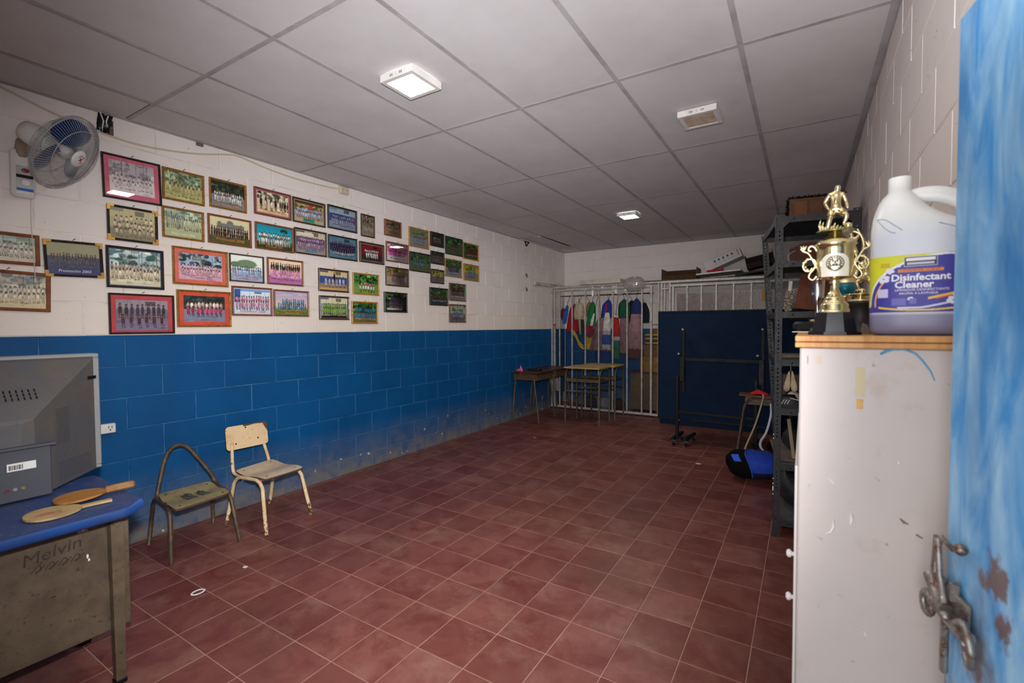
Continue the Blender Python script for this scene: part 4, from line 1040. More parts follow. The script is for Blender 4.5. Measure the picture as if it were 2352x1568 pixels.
MB().tube(smooth_path([(.30, 1.302, .328), (.252, 1.305, .338), (.235, 1.318, .39), (.20, 1.365, .53), (.175, 1.405, .59), (.165, 1.465, .616), (.17, 1.52, .585), (.195, 1.565, .51), (.235, 1.622, .40), (.25, 1.64, .345), (.30, 1.636, .328)], 5), .0125, 10).build('back_hoop', tub, cA)
mb, top = seat_slab((.595, 1.255), (.560, 1.59), (.275, 1.602), (.272, 1.296), .348, SEATOLD)
st = mb.build('seat', [SEATOLD, SEATEDGE], cA)
for u, v in ((.12, .9), (.88, .9), (.12, .1), (.88, .12)):
    p = top(u, v); MB().ball((p[0], p[1], p[2] + .001), .006, 6, sc=(1, 1, .4)).build('rivet', BLACKM, st)
mb = MB()
for uc, vc, wu, wv in ((.40, .5, .20, .42), (.64, .52, .16, .40)):
    mb.grid(lambda u, v, uc=uc, vc=vc, wu=wu, wv=wv: tuple(Vector(top(uc + wu * (u - .5), vc + wv * (v - .5) + .03 * math.sin(9 * u))) + Vector((0, 0, .0006))), 6, 8)
mb.build('worn_patch', M('dark_scuff', (40, 46, 42), .6, c2=(126, 116, 84), scale=60, lo=.45, hi=.62), st)
cB = thing('school_chair', 'cream school chair with chipped backrest and chipped cream legs, second from the desk', 'chair', (0.38, 1.94, 0), 'school chairs by the blue wall')
MB().tube(side_frame((.637, 1.771, 0), (.545, 1.80, .345), (.28, 1.765, .345), (.225, 1.724, 0)), .0125, 10).build('side_frame', CREAM, cB)
MB().tube(side_frame((.568, 2.156, 0), (.51, 2.11, .345), (.22, 2.09, .345), (.092, 2.123, 0)), .0125, 10).build('side_frame', CREAM, cB)
mb = MB(); mb.tube([(.51, 1.80, .338), (.49, 2.11, .338)], .009, 8); mb.tube([(.30, 1.77, .338), (.26, 2.09, .338)], .009, 8); mb.build('cross_tubes', CREAM, cB)
for a in (((.30, 1.785, .345), (.235, 1.782, .352), (.21, 1.783, .40), (.175, 1.80, .56)), ((.26, 2.065, .345), (.20, 2.062, .352), (.185, 2.06, .40), (.165, 2.02, .58))):
    MB().tube(smooth_path(a, 5), .0115, 10).build('back_tube', CREAM, cB)
SEATB = M('cream_laminate', (226, 198, 156), 0.4, c2=(206, 176, 132), scale=5, fine=(150, 110, 70))
SEATB2 = M('pale_seat_laminate', (214, 194, 164), 0.35, c2=(190, 166, 132), scale=6, fine=(120, 92, 66))
mb, top = seat_slab((.575, 1.80), (.552, 2.118), (.205, 2.085), (.262, 1.765), .37, SEATB2)
st = mb.build('seat', [SEATB2, SEATEDGE], cB)
for u, v in ((.15, .88), (.85, .88), (.15, .12), (.85, .12)):
    p = top(u, v); MB().ball((p[0], p[1], p[2] + .001), .005, 6, sc=(1, 1, .4)).build('rivet', BLACKM, st)
def rr(w, h, r, n=5):
    out = []
    for cx, cz, a0 in ((w - r, h - r, 0), (-w + r, h - r, PI / 2), (-w + r, -h + r, PI), (w - r, -h + r, 1.5 * PI)):
        out += [(cx + r * math.cos(a0 + i * PI / 2 / n), cz + r * math.sin(a0 + i * PI / 2 / n)) for i in range(n + 1)]
    return out
bo, bu, bv = Vector((.168, 1.913, .59)), Vector((.03, 1, 0)).normalized(), Vector((-.10, 0, 1)).normalized()
bw = bu.cross(bv)
bk = MB().prism(rr(.152, .086, .024), bo - bw * .004, bu, bv, bw * .010).build('backrest', SEATEDGE, cB)
lam = [p for p in rr(.151, .085, .024) if not (p[0] > .09 and p[1] > .0)]
lam = rr(.151, .085, .024)
lam = [p for p in lam if not (p[0] > .10 and p[1] > .03)]
i0 = next(i for i, p in enumerate(lam) if p[0] < 0)      # first point on the left
chip = [(.150, .01), (.128, .05), (.118, .074), (.06, .079), (-.02, .070), (-.03, .085)]
lam = chip + lam[i0:]
MB().prism(lam, bo + bw * .006, bu, bv, bw * .0012).build('laminate_face', SEATB, bk)
for u, v in ((-.085, -.045), (.075, -.03), (-.01, .062)):
    p = bo + bu * u + bv * v + bw * .0075; MB().ball(p, .006, 6, sc=(.5, 1, 1)).build('rivet', BLACKM, bk)

# scraps on the floor
tag(MB().tube([(0.982 + .022 * math.cos(a), 1.195 + .03 * math.sin(a), .0024) for a in [2 * PI * i / 14 for i in range(14)]], .006, 6, closed=True, flat=.4).build('tape_ring', PAPER), 'squashed white tape ring on the floor in front of the brown-framed chair', 'tape')
def scrap(name, label, x, y, s, mat, seed):
    rg = random.Random(seed)
    n = 7
    pts = [(s * rg.uniform(.6, 1.1) * math.cos(2 * PI * i / n), s * rg.uniform(.4, .9) * math.sin(2 * PI * i / n)) for i in range(n)]
    mb = MB(); mb.prism(pts, (x, y, .0004), (1, 0, 0), (0, 1, .0), (0, 0, .002)); tag(mb.build(name, mat), label, 'scrap', 'paper scraps on the floor')
PINK = M('pink_paper', (226, 110, 130), .6)
scrap('paper_scrap', 'pink paper scrap on the floor well in front of the student desks', .829, 5.112, .035, PINK, 1)
scrap('paper_scrap', 'white scrap on the floor at the foot of the barred partition', .32, 6.777, .022, PAPER, 2)
scrap('paper_scrap', 'thin white scrap near the tape ring on the floor', .93, 1.47, .02, PAPER, 3)
scrap('paper_scrap', 'pale scrap on the floor in front of the table tennis table', 2.79, 4.977, .03, PAPER, 4)
scrap('paper_scrap', 'small white scrap on the tiles in front of the grey locker', 3.35, 1.62, .012, PAPER, 5)
# ------------------------------------------------------------------ barred partition and sliding gate across the far end
FY = 7.2
def mesh_panel(name, parent, x0, x1, z0, z1, y, mat, lw=.044, sw=.022):
    nx, nz = int((x1 - x0) / lw * 2), int((z1 - z0) / sw * 2)
    dx, dz = (x1 - x0) / nx, (z1 - z0) / nz
    vs, fs = [], []
    def strand(a, b):
        k = len(vs); w = .0013
        for p in (a, b): vs.extend([(p[0], y - .0012, p[1] + w), (p[0], y - .0012, p[1] - w), (p[0], y + .0016, p[1])])
        fs.extend([(k, k + 1, k + 4, k + 3), (k + 1, k + 2, k + 5, k + 4), (k + 2, k, k + 3, k + 5)])
    for j in range(nz):
        for i in range(nx):
            a, b = (x0 + dx * i, z0 + dz * j), (x0 + dx * (i + 1), z0 + dz * (j + 1))
            if (i + j) % 2 == 0: strand(a, b)
            else: strand((a[0], b[1]), (b[0], a[1]))
    mb = MB(); mb.add(vs, fs); return mb.build(name, mat, parent, stuff=True)
part_ = thing('barred_partition', 'silver painted steel bar partition with expanded mesh below, in front of the hanging costumes', 'partition', (0.85, FY, 0))
for x in [0.018, 0.066, .159, .389, .625, .857, 1.092, 1.325, 1.557, 1.70]:
    w = .03 if x < .1 or x > 1.68 else .021
    MB().box((x - w / 2, FY - w / 2, 0.05), (x + w / 2, FY + w / 2, 1.995 if x > .03 else 2.06), 0, .002).build('bar', STEELW, part_)
MB().box((0.0, FY - .018, 2.028), (1.90, FY + .018, 2.06), 0, .002).build('top_rail', STEELW, part_)
MB().box((0.05, FY - .014, 1.975), (1.72, FY + .014, 2.003), 0, .002).build('under_rail', STEELW, part_)
MB().box((0.0, FY - .015, 0.02), (1.86, FY + .015, 0.055), 0, .002).build('bottom_rail', STEELW, part_)
mesh_panel('expanded_mesh', part_, .03, 1.70, .055, 1.31, FY + .013, M('dull_mesh_steel', (70, 68, 64), .6, .4), .05, .025)
gate = thing('sliding_gate', 'silver steel sliding gate with bright expanded mesh, behind the table tennis table', 'gate', (2.8, FY - .03, 0))
for x, w in ((1.815, .022), (1.86, .03), (1.905, .022)): MB().box((x - w / 2, FY - .03, .03), (x + w / 2, FY - .005, 2.03), 0, .002).build('post', STEELW, gate)
for x in (1.985, 2.03, 2.227, 2.422, 2.619, 2.84, 3.06, 3.28, 3.5, 3.72, 3.94):
    w = .028 if x < 2.1 else .024
    MB().box((x - w / 2, FY - .045 - w / 2, .05), (x + w / 2, FY - .045 + w / 2, 2.0 if x > 1.99 else 2.02), 0, .002).build('bar', STEELW, gate)
MB().box((1.86, FY - .06, 2.02), (3.97, FY - .03, 2.055), 0, .002).build('top_rail', STEELW, gate)
MB().box((1.97, FY - .06, 1.963), (3.97, FY - .032, 1.992), 0, .002).build('under_rail', STEELW, gate)
MB().box((1.86, FY - .06, 0.02), (3.97, FY - .03, 0.055), 0, .002).build('bottom_rail', STEELW, gate)
MB().box((1.86, FY - .055, 1.93), (1.985, FY - .035, 1.95)).build('cross_tie', STEELW, gate)
mesh_panel('expanded_mesh', gate, 2.03, 3.96, 1.0, 1.865, FY - .03, M('bright_mesh_steel', (216, 212, 206), .35, .5))
MB().box((3.185, FY - .063, 1.72), (3.225, FY - .058, 1.87), 0, .001).build('lock_plate', M('brass_lock_plate', (150, 118, 60), .5, .3), gate)
lk = thing('padlock', 'red and yellow padlock hanging on the left post of the barred partition', 'padlock', (0.085, FY - .02, 1.33))
MB().box((.07, FY - .035, 1.335), (.10, FY - .018, 1.375), 0, .004).build('body', M('brass', (190, 150, 60), .35, .6), lk)
MB().tube([(.075, FY - .026, 1.372), (.075, FY - .026, 1.40)] + arc((.085, FY - .026, 1.40), .01, PI, 0, 6, (1, 0, 0), (0, 0, 1)) + [(.095, FY - .026, 1.372)], .003, 6).build('shackle', STEELW, lk)
MB().box((.066, FY - .038, 1.40), (.092, FY - .03, 1.43), 0, .003).build('tag', M('red_tag', (150, 40, 36), .5), lk)

# hanging costumes
CL = {}
def cloth(c):
    if c not in CL: CL[c] = M('cloth_%d_%d_%d' % c, c, .85, c2=tuple(int(x * .78) for x in c), scale=14, bump=.3, bscale=160)
    return CL[c]
RED, BLU, ROYAL, GRN, DGRN, YEL, MAU, BEI, NAV, MAG, SIL, WHT, MAR = (176, 26, 36), (30, 92, 190), (34, 66, 160), (24, 120, 66), (20, 66, 46), (214, 182, 50), (150, 112, 118), (190, 176, 146), (24, 30, 58), (186, 30, 110), (190, 186, 182), (222, 218, 206), (96, 46, 52)
def garment(label, cat, bands, y=7.47, pleats=7, hook=True, name='costume'):
    """bands: (part, colour, [(z, cx, half width), ...]); folds run down the cloth"""
    zt = bands[0][2][0]
    zb = bands[-1][2][-1][0]
    g = thing(name, label, cat, (zt[1], y, zb), 'costumes hanging behind the bars')
    ph = (sum(map(ord, label)) % 100) / 16.0
    for pn, c, prof in bands:
        P = [Vector((p[1], p[2], p[0])) for p in prof]
        dens = smooth_path(P, 4) if len(P) > 2 else [P[0].lerp(P[1], i / 5) for i in range(6)]
        n = 40; m = len(dens) - 1
        def fn(u, v):
            q = dens[int(round(v * m))]
            a = 2 * PI * u
            k = 1 + .13 * math.cos(pleats * a + ph + 1.5 * v) + .05 * math.cos(3 * a + ph * 2)
            return (q.x + q.y * math.cos(a) * k, y + min(q.y * .8, .028) * math.sin(a) * k, q.z + .008 * math.cos(pleats * a + ph) * v)
        MB().grid(fn, n, m, close_u=True).build(pn, cloth(c), g)
    if hook:
        x = zt[1]; z = zt[0]
        MB().tube([(x, y, z - .01), (x, y, z + .03), (x, 7.47, 1.89)] + arc((x + .012, 7.47, 1.905), .014, PI, 0, 6, (1, 0, 0), (0, 0, 1)), .003, 5).tube([(x - zt[2] * 1.1, y, z - .02), (x, y, z + .02), (x + zt[2] * 1.1, y, z - .02)], .004, 5).build('hanger', BLACKM, g)
    return g
tag(MB().tube([(0.05, 7.47, 1.912), (1.66, 7.47, 1.905)], .008, 8).build('clothes_rail', M('rail_dark', (60, 54, 46), .5, .4)), 'dark metal rail carrying the hanging costumes', 'rail')
garment('small dark red drawstring bag, leftmost of the hanging things', 'bag', [('bag', (120, 20, 26), [(1.70, .105, .012), (1.66, .112, .04), (1.56, .118, .05), (1.50, .12, .03)])], y=7.44, name='drawstring_bag')
garment('narrow blue sash with a white edge, between the dark red and bright red ones', 'sash', [('sash', BLU, [(1.74, .22, .02), (1.6, .19, .038), (1.44, .165, .03)])], y=7.37, pleats=3, name='sash')
garment('bright red costume with white cords, behind the third bar', 'costume', [('tunic', RED, [(1.76, .29, .03), (1.7, .28, .07), (1.5, .26, .095), (1.31, .25, .105)])], y=7.52)
garment('beige blouse with hanging ribbons, right of the bright red costume', 'costume', [('blouse', BEI, [(1.79, .44, .03), (1.72, .44, .075), (1.6, .43, .085), (1.51, .43, .075)]), ('ribbon', (176, 156, 130), [(1.52, .445, .02), (1.4, .452, .016), (1.25, .46, .012)])], y=7.37)
garment('narrow dark green skirt below the beige blouse', 'costume', [('skirt', DGRN, [(1.56, .385, .03), (1.45, .385, .045), (1.30, .385, .05)])], y=7.60)
garment('orange and gold bodice behind the fourth bar', 'costume', [('bodice', (190, 130, 60), [(1.80, .53, .02), (1.70, .53, .05), (1.56, .525, .05)])], y=7.60)
garment('green, red and yellow banded dress with shiny yellow hem', 'costume', [('green_top', GRN, [(1.79, .655, .02), (1.7, .64, .06), (1.5, .63, .075), (1.39, .62, .08)]), ('red_band', RED, [(1.40, .60, .075), (1.30, .585, .07), (1.21, .575, .06)]), ('yellow_hem', YEL, [(1.21, .575, .06), (1.1, .575, .045), (1.0, .57, .03)])], y=7.44)
mb = MB()
def sash(u, v):
    c = smooth_path([(.33, 7.30, 1.30), (.40, 7.29, 1.24), (.47, 7.29, 1.12), (.56, 7.30, 1.03)], 6)[int(round(u * 18))]
    return (c.x + .012 * math.sin(7 * v + 5 * u), c.y + .012 * math.sin(9 * v), c.z + (v - .5) * (.06 + .05 * math.sin(PI * u)))
ys_ = thing('sash', 'shiny yellow patterned cloth slung across below the red costume', 'sash', (.45, 7.30, 1.02), 'costumes hanging behind the bars')
mb.grid(sash, 18, 6); mb.build('cloth', cloth(YEL), ys_)
MB().tube([(.335, 7.30, 1.29), (.33, 7.33, 1.6), (.33, 7.455, 1.91), (.33, 7.478, 1.916)], .0016, 4).build('cord', M('sash_cord', (120, 100, 60), .8), ys_)
garment('white and maroon striped ribbon costume, left of the royal blue bodice', 'costume', [('white_part', WHT, [(1.60, .735, .01), (1.5, .71, .022), (1.4, .69, .024)]), ('maroon_part', (120, 30, 70), [(1.4, .69, .026), (1.3, .67, .026), (1.2, .65, .02)])], y=7.31, pleats=3)
garment('royal blue bodice with a magenta stripe over a long mauve skirt', 'costume', [('bodice', ROYAL, [(1.82, .90, .025), (1.74, .88, .075), (1.62, .88, .095), (1.53, .87, .10)]), ('skirt', MAU, [(1.53, .83, .10), (1.35, .79, .13), (1.15, .76, .17), (.98, .75, .185)])], y=7.52, pleats=11)
tag(MB().box((.876, 7.466, 1.53), (.906, 7.473, 1.76), 0, .002).build('stripe_ribbon', cloth(MAG)), 'magenta ribbon on the royal blue bodice', 'ribbon', 'costumes hanging behind the bars')
garment('skirt in white, blue and silver tiers, beside the red and green one', 'costume', [('white_tier', WHT, [(1.61, .935, .03), (1.5, .93, .05), (1.32, .925, .06)]), ('silver_frill', SIL, [(1.32, .925, .065), (1.25, .92, .066)]), ('blue_tier', (30, 84, 170), [(1.25, .92, .06), (1.16, .92, .066), (1.09, .918, .068)]), ('silver_hem', SIL, [(1.09, .918, .07), (1.01, .915, .07)])], y=7.37)
garment('skirt in red, silver and green tiers, behind the sixth bar', 'costume', [('white_top', WHT, [(1.57, 1.085, .02), (1.53, 1.085, .035)]), ('red_tier', RED, [(1.53, 1.085, .036), (1.4, 1.085, .05), (1.22, 1.08, .06)]), ('silver_frill', SIL, [(1.22, 1.08, .064), (1.16, 1.08, .064)]), ('green_tier', (36, 110, 76), [(1.16, 1.078, .058), (1.0, 1.076, .06), (.86, 1.075, .06)])], y=7.37)
garment('dark green bodice over a long mauve skirt, right of the red and green tiers', 'costume', [('bodice', (16, 88, 58), [(1.82, 1.17, .02), (1.74, 1.165, .08), (1.6, 1.165, .09), (1.52, 1.17, .08)]), ('skirt', MAU, [(1.52, 1.175, .06), (1.3, 1.175, .075), (1.1, 1.18, .09), (.95, 1.18, .095)])], y=7.52, pleats=9)
garment('black velvet sleeve jacket between the green and the navy bodices', 'costume', [('jacket', (20, 24, 32), [(1.80, 1.27, .03), (1.7, 1.28, .07), (1.55, 1.28, .055), (1.44, 1.275, .045)])], y=7.60)
garment('deep green skirt hem low behind the seventh bar', 'costume', [('skirt', DGRN, [(1.2, 1.22, .04), (1.0, 1.22, .06), (.84, 1.225, .07)])], y=7.67)
garment('navy bodice over a pale mauve lace skirt, rightmost skirt', 'costume', [('bodice', (26, 50, 110), [(1.82, 1.40, .02), (1.74, 1.40, .065), (1.65, 1.395, .075), (1.58, 1.39, .075)]), ('skirt', (164, 124, 128), [(1.58, 1.385, .07), (1.4, 1.38, .095), (1.2, 1.375, .115), (1.02, 1.375, .125)]), ('lace_hem', MAR, [(1.03, 1.375, .12), (.95, 1.375, .125), (.88, 1.375, .125)])], y=7.44, pleats=10)
garment('black jacket sleeve behind the navy bodice, rightmost on the rail', 'costume', [('sleeve', (22, 26, 40), [(1.76, 1.47, .03), (1.62, 1.49, .06), (1.44, 1.50, .05)])], y=7.60)
garment('bright blue skirt hem low behind the student desks', 'costume', [('skirt', (30, 64, 150), [(1.02, .76, .11), (.92, .76, .13), (.82, .76, .13)])], y=7.67, pleats=9)
# behind the bars at floor level
IB = thing('low_cabinet', 'brown wooden cabinet standing behind the bars, right of the costumes', 'cabinet', (1.52, 7.55, 0))
MB().box((1.31, 7.42, .06), (1.75, 7.72, .64), 0, .004).build('body', M('cabinet_olive_brown', (104, 84, 58), .6, c2=(84, 66, 46), scale=6), IB)
MB().box((1.29, 7.40, .64), (1.77, 7.73, .66), 0, .003).build('top', WOODRED, IB)
for x in (1.33, 1.73):
    for y in (7.44, 7.70): MB().box((x - .018, y - .018, 0), (x + .018, y + .018, .06)).build('foot', WOODRED, IB)
tag(MB().box((1.46, 7.43, .661), (1.76, 7.70, .90), 0, .003).build('cardboard_box', M('mustard_card', (150, 110, 46), .8, c2=(120, 84, 40), scale=8)), 'mustard cardboard box on the low cabinet behind the bars', 'box')
tag(MB().box((1.50, 7.44, .901), (1.77, 7.69, 1.09), 0, .003).build('cardboard_box', CARD), 'brown cardboard box, middle of the stack behind the bars', 'box')
cr = thing('crate', 'dark crate with yellow rims on top of the stacked boxes behind the bars', 'crate', (1.65, 7.56, 1.091))
MB().box((1.54, 7.45, 1.091), (1.76, 7.68, 1.25), 0, .004).build('body', M('dark_crate', (54, 44, 30), .6), cr)
for z in (1.12, 1.19, 1.25): MB().box((1.536, 7.444, z - .012), (1.764, 7.45, z + .012)).build('rim', M('yellow_rim', (176, 146, 40), .5), cr)
bk = thing('basket', 'small brown basket with a black hoop handle on the crate behind the bars', 'basket', (1.67, 7.55, 1.263))
MB().lathe([(.07, 0), (.085, .03), (.095, .075), (.088, .075), (.078, .03), (.0, .012)], (1.67, 7.55, 1.263), 18).build('bowl', M('wicker', (136, 96, 54), .8, c2=(100, 66, 36), scale=60), bk)
MB().tube(arc((1.67, 7.55, 1.335), .078, 0, PI, 14, (1, 0, 0), (0, 0, 1)), .005, 6).build('handle', BLACKM, bk)
tag(MB().grid(lambda u, v: (.0 + .075 * u + .02 + .012 * math.sin(5 * v), 7.30 + .05 * math.sin(PI * u), .28 + .26 * v - .02 * u), 6, 8).build('mesh_sack', M('white_net', (206, 200, 190), .8, c2=(150, 140, 130), scale=90)), 'white net sack leaning inside the bars near the blue wall', 'sack')
tag(MB().grid(lambda u, v: (.15 + .10 * u * (1 - .6 * v), 7.35 + .06 * math.sin(PI * u), .002 + .26 * v), 6, 8).build('mesh_sack', M('white_net2', (190, 186, 180), .8, c2=(120, 112, 104), scale=90)), 'pale crumpled net on the floor inside the bars', 'sack')
tag(MB().box((.10, 7.26, .06), (.42, 7.34, .10), 0, .01).build('red_mat', cloth((140, 24, 30))), 'folded red cloth on the floor just inside the bars', 'cloth')
for i, (x, c, l) in enumerate(((.59, (60, 60, 66), 'dark bundle on the floor behind the bars, left of the pale one'), (.84, (150, 150, 160), 'pale bundle on the floor behind the bars'), (1.08, (70, 40, 40), 'maroon bundle on the floor behind the bars, nearest the cabinet'))):
    mb = MB(); mb.grid(lambda u, v, x=x: (x + .10 * math.cos(2 * PI * u) * math.sin(PI * (.08 + .84 * v)) * (1 + .15 * math.cos(5 * 2 * PI * u)), 7.5 + .1 * math.sin(2 * PI * u) * math.sin(PI * (.08 + .84 * v)), .10 - .10 * math.cos(PI * v)), 20, 8, close_u=True)
    tag(mb.build('cloth_bundle', cloth(c)), l, 'bundle', 'bundles on the floor behind the bars')
mb = MB(); mb.grid(lambda u, v: (2.05 + 1.75 * u, 7.30 + .014 * math.sin(46 * u), .01 + 1.86 * v), 90, 4)
tag(mb.build('curtain', cloth((122, 92, 88))), 'mauve brown curtain behind the mesh of the sliding gate', 'curtain')

# ------------------------------------------------------------------ things lying across the top of the bars
SUP = 2.06
tag(MB().box((1.56, 7.16, SUP), (2.75, 7.70, SUP + .006)).box((1.62, 7.15, SUP + .006), (2.05, 7.60, SUP + .011)).build('cardboard_sheets', CARD), 'flat brown cardboard sheets on top of the bars under the open box', 'cardboard')
tag(MB().box((2.76, 7.14, SUP), (3.45, 7.66, SUP + .010)).build('fibreboard_sheet', M('fibreboard', (96, 74, 50), .85)), 'thin brown board on top of the gate under the dark boxes', 'board')
def open_box(name, label, o, ux, uy, w, d, h, mat, inner, t=.004, group=None):
    o = Vector(o); ux = Vector(ux).normalized(); uy = Vector(uy).normalized(); uz = ux.cross(uy)
    R = frame_R(ux, uy, uz)
    r = thing(name, label, 'box', o, group)
    def pc(c, s, n, m): MB().obox(o + R @ Vector(c), s, R).build(n, m, r)
    pc((0, 0, t / 2), (w, d, t), 'bottom', inner)
    pc((-w / 2 + t / 2, 0, h / 2), (t, d, h), 'side', mat); pc((w / 2 - t / 2, 0, h / 2), (t, d, h), 'side', mat)
    pc((0, d / 2 - t / 2, h / 2), (w, t, h), 'back', inner); pc((0, -d / 2 + t / 2, h * .2), (w, t, h * .4), 'front', inner)
    return r
open_box('open_box', 'open brown cardboard box on top of the bars, below the far wall', (2.09, 7.40, SUP + .011), (1, 0, 0), (0, 1, 0), .50, .34, .17, M('box_pale_brown', (128, 104, 70), .85), M('box_dark_brown', (70, 48, 28), .9))
tag(MB().obox((2.64, 7.33, SUP + .075), (.58, .42, .02), Matrix.Rotation(-.055, 3, 'Y'), 0, .002).build('melamine_sheet', WHITEP), 'white flat sheet lying on top of the bars under the printed box', 'sheet')
tag(MB().obox((2.60, 7.16, SUP + .105), (.22, .05, .025), Matrix.Rotation(-.07, 3, 'Y'), 0, .008).build('red_pouch', cloth((206, 30, 40))), 'flat red pouch under the white printed box', 'pouch')
bt = -.40
RB = Matrix.Rotation(bt, 3, 'Y')
box_o = Vector((2.68, 7.40, SUP + .10 + lift(RB, (.50, .30, .135))))
pb = thing('printed_box', 'white printed carton tipped up on top of the bars, beside dark boxes', 'box', box_o)
MB().obox(box_o, (.50, .30, .135), RB, 0, .002).build('carton', M('carton_white', (206, 202, 200), .6), pb)
INKD = M('print_dark', (48, 46, 50), .7); INKR = M('print_grey', (150, 146, 150), .7)
for k in range(5):
    c = box_o + RB @ Vector((-.10 + .06 * k, -.151, .022)); MB().obox(c, (.022, .001, .026), RB).build('pictogram', INKD, pb)
    for q in range(3): MB().obox(box_o + RB @ Vector((-.10 + .06 * k, -.151, -.008 - .012 * q)), (.034, .001, .003), RB).build('text_line', INKR, pb)
for k in range(7): MB().obox(box_o + RB @ Vector((.215, -.151, .045 - .013 * k)), (.012, .001, .008), RB).build('printed_mark', INKD, pb)
open_box('open_box', 'dark brown open carton leaning behind the white printed carton', (3.16, 7.42, SUP + .14), (math.cos(.2), 0, math.sin(.2)), (0, 1, 0), .34, .30, .19, M('dark_carton', (52, 36, 26), .9), M('dark_carton_inner', (40, 28, 20), .9))
tag(MB().obox((3.13, 7.38, SUP + .012 + lift(Matrix.Rotation(-.12, 3, 'Y'), (.56, .40, .03))), (.56, .40, .03), Matrix.Rotation(-.12, 3, 'Y'), 0, .002).build('black_board', BLACKP), 'black board sloping on top of the gate, under the dark carton', 'board')
tag(MB().obox((.90, 7.23, SUP + .034), (.69, .26, .066), Rz(.0), 0, .004).build('foam_block', M('foam_white', (206, 198, 184), .8, c2=(180, 166, 146), scale=6)), 'long white foam block on top of the bars above the costumes', 'foam block')
mb = MB(); mb.grid(lambda u, v: (1.44 + .17 * math.cos(2 * PI * u) * math.sin(PI * (.06 + .88 * v)) * (1 + .10 * math.sin(7 * 2 * PI * u + 5 * v)), 7.20 + .13 * math.sin(2 * PI * u) * math.sin(PI * (.06 + .88 * v)), 2.035 - .105 * math.cos(PI * v) + .012 * math.sin(6 * 2 * PI * u)), 36, 14, close_u=True)
tag(mb.build('plastic_bag', FILM), 'crumpled clear plastic bag drooping over the top rail of the bars', 'plastic bag')
mb = MB(); mb.grid(lambda u, v: (.72 + .62 * u, 7.24 + .015 * math.sin(20 * u), SUP - .19 * v * (.55 + .45 * math.sin(9 * u + 1)) - .0), 30, 8); tag(mb.build('plastic_sheet', FILM), 'thin clear plastic sheet hanging below the white foam block', 'plastic sheet')
tag(MB().bar((0.03, 6.55, 2.072), (0.06, 7.65, 2.082), .045, .05, bev=.004).build('white_timber', M('white_timber', (206, 198, 188), .7, c2=(150, 134, 116), scale=9)), 'white painted timber end lying along the left wall onto the bars', 'timber')

# ------------------------------------------------------------------ folded table tennis table
tt = thing('table_tennis_table', 'folded blue table tennis table on a black wheeled frame, standing before the gate', 'table', (2.92, 5.78, 0))
TTB = M('tt_blue', (16, 34, 58), .7, c2=(12, 30, 52), scale=3, spec=.12)
def board(y, z0, z1, n):
    b = MB().box((2.185, y - .011, z0), (3.705, y + .011, z1), 0, .002).build(n, TTB, tt)
    for a, c in (((2.178, z1), (3.712, z1 + .012)), ((2.178, z0 - .006), (3.712, z0)), ((2.176, z0), (2.186, z1)), ((3.704, z0), (3.714, z1))):
        MB().box((a[0], y - .016, a[1]), (c[0], y + .016, c[1])).build('rim', BLACKM, b)
board(5.775, .285, 1.552, 'table_half'); board(5.86, .20, 1.545, 'table_half')
for x in (2.48, 3.30):
    MB().box((x - .017, 5.715, .60), (x + .017, 5.745, 1.335), 0, .003).build('upright', BLACKM, tt)
    MB().box((x - .078, 5.68, .06), (x - .044, 5.712, .80), 0, .003).build('leg', BLACKM, tt)
    MB().box((x - .04, 5.70, .74), (x + .015, 5.73, 1.02), 0, .004).build('sleeve', BLACKP, tt)
    for z, dx in ((1.345, -.0), (1.06, -.045), (.785, -.06), (.285, -.045)):
        k = MB().lathe([(.0, -.02), (.012, -.018), (.012, .012), (.0, .014)], (x + dx - .005, 5.70, z), 10, frame_R((1, 0, 0), (0, 0, 1), (0, -1, 0))).build('bolt', STEELW, tt)
MB().bar((2.48, 5.728, 1.0), (3.30, 5.728, .995), .024, .034).build('crossbar', BLACKM, tt)
MB().bar((2.43, 5.70, .385), (3.26, 5.70, .372), .02, .03).build('crossbar', BLACKM, tt)
MB().bar((2.19, 5.755, .285), (2.40, 5.755, .285), .012, .018).build('crossbar', BLACKM, tt)
MB().bar((2.56, 5.755, .285), (3.70, 5.755, .285), .012, .018).build('crossbar', BLACKM, tt)
for x in (2.42, 2.56, 3.24, 3.38):
    MB().bar((x - .03, 5.60, .082), (x + .0, 5.98, .082), .034, .034, bev=.003).build('foot_bar', BLACKM, tt)
    for y in (5.63, 5.95):
        w = MB().lathe([(.0, -.011), (.024, -.011), (.0285, -.006), (.0285, .006), (.024, .011), (.0, .011)], (x - .03 + (y - 5.6) * .08, y, .0287), 16, frame_R((0, 1, 0), (0, 0, 1), (1, 0, 0))).build('wheel', BLACKP, tt)
        xx = x - .03 + (y - 5.6) * .08
        MB().box((xx - .018, y - .014, .03), (xx + .018, y + .014, .066), 0, .004).build('fork', M('wheel_fork_grey', (120, 116, 112), .4, .5), w)

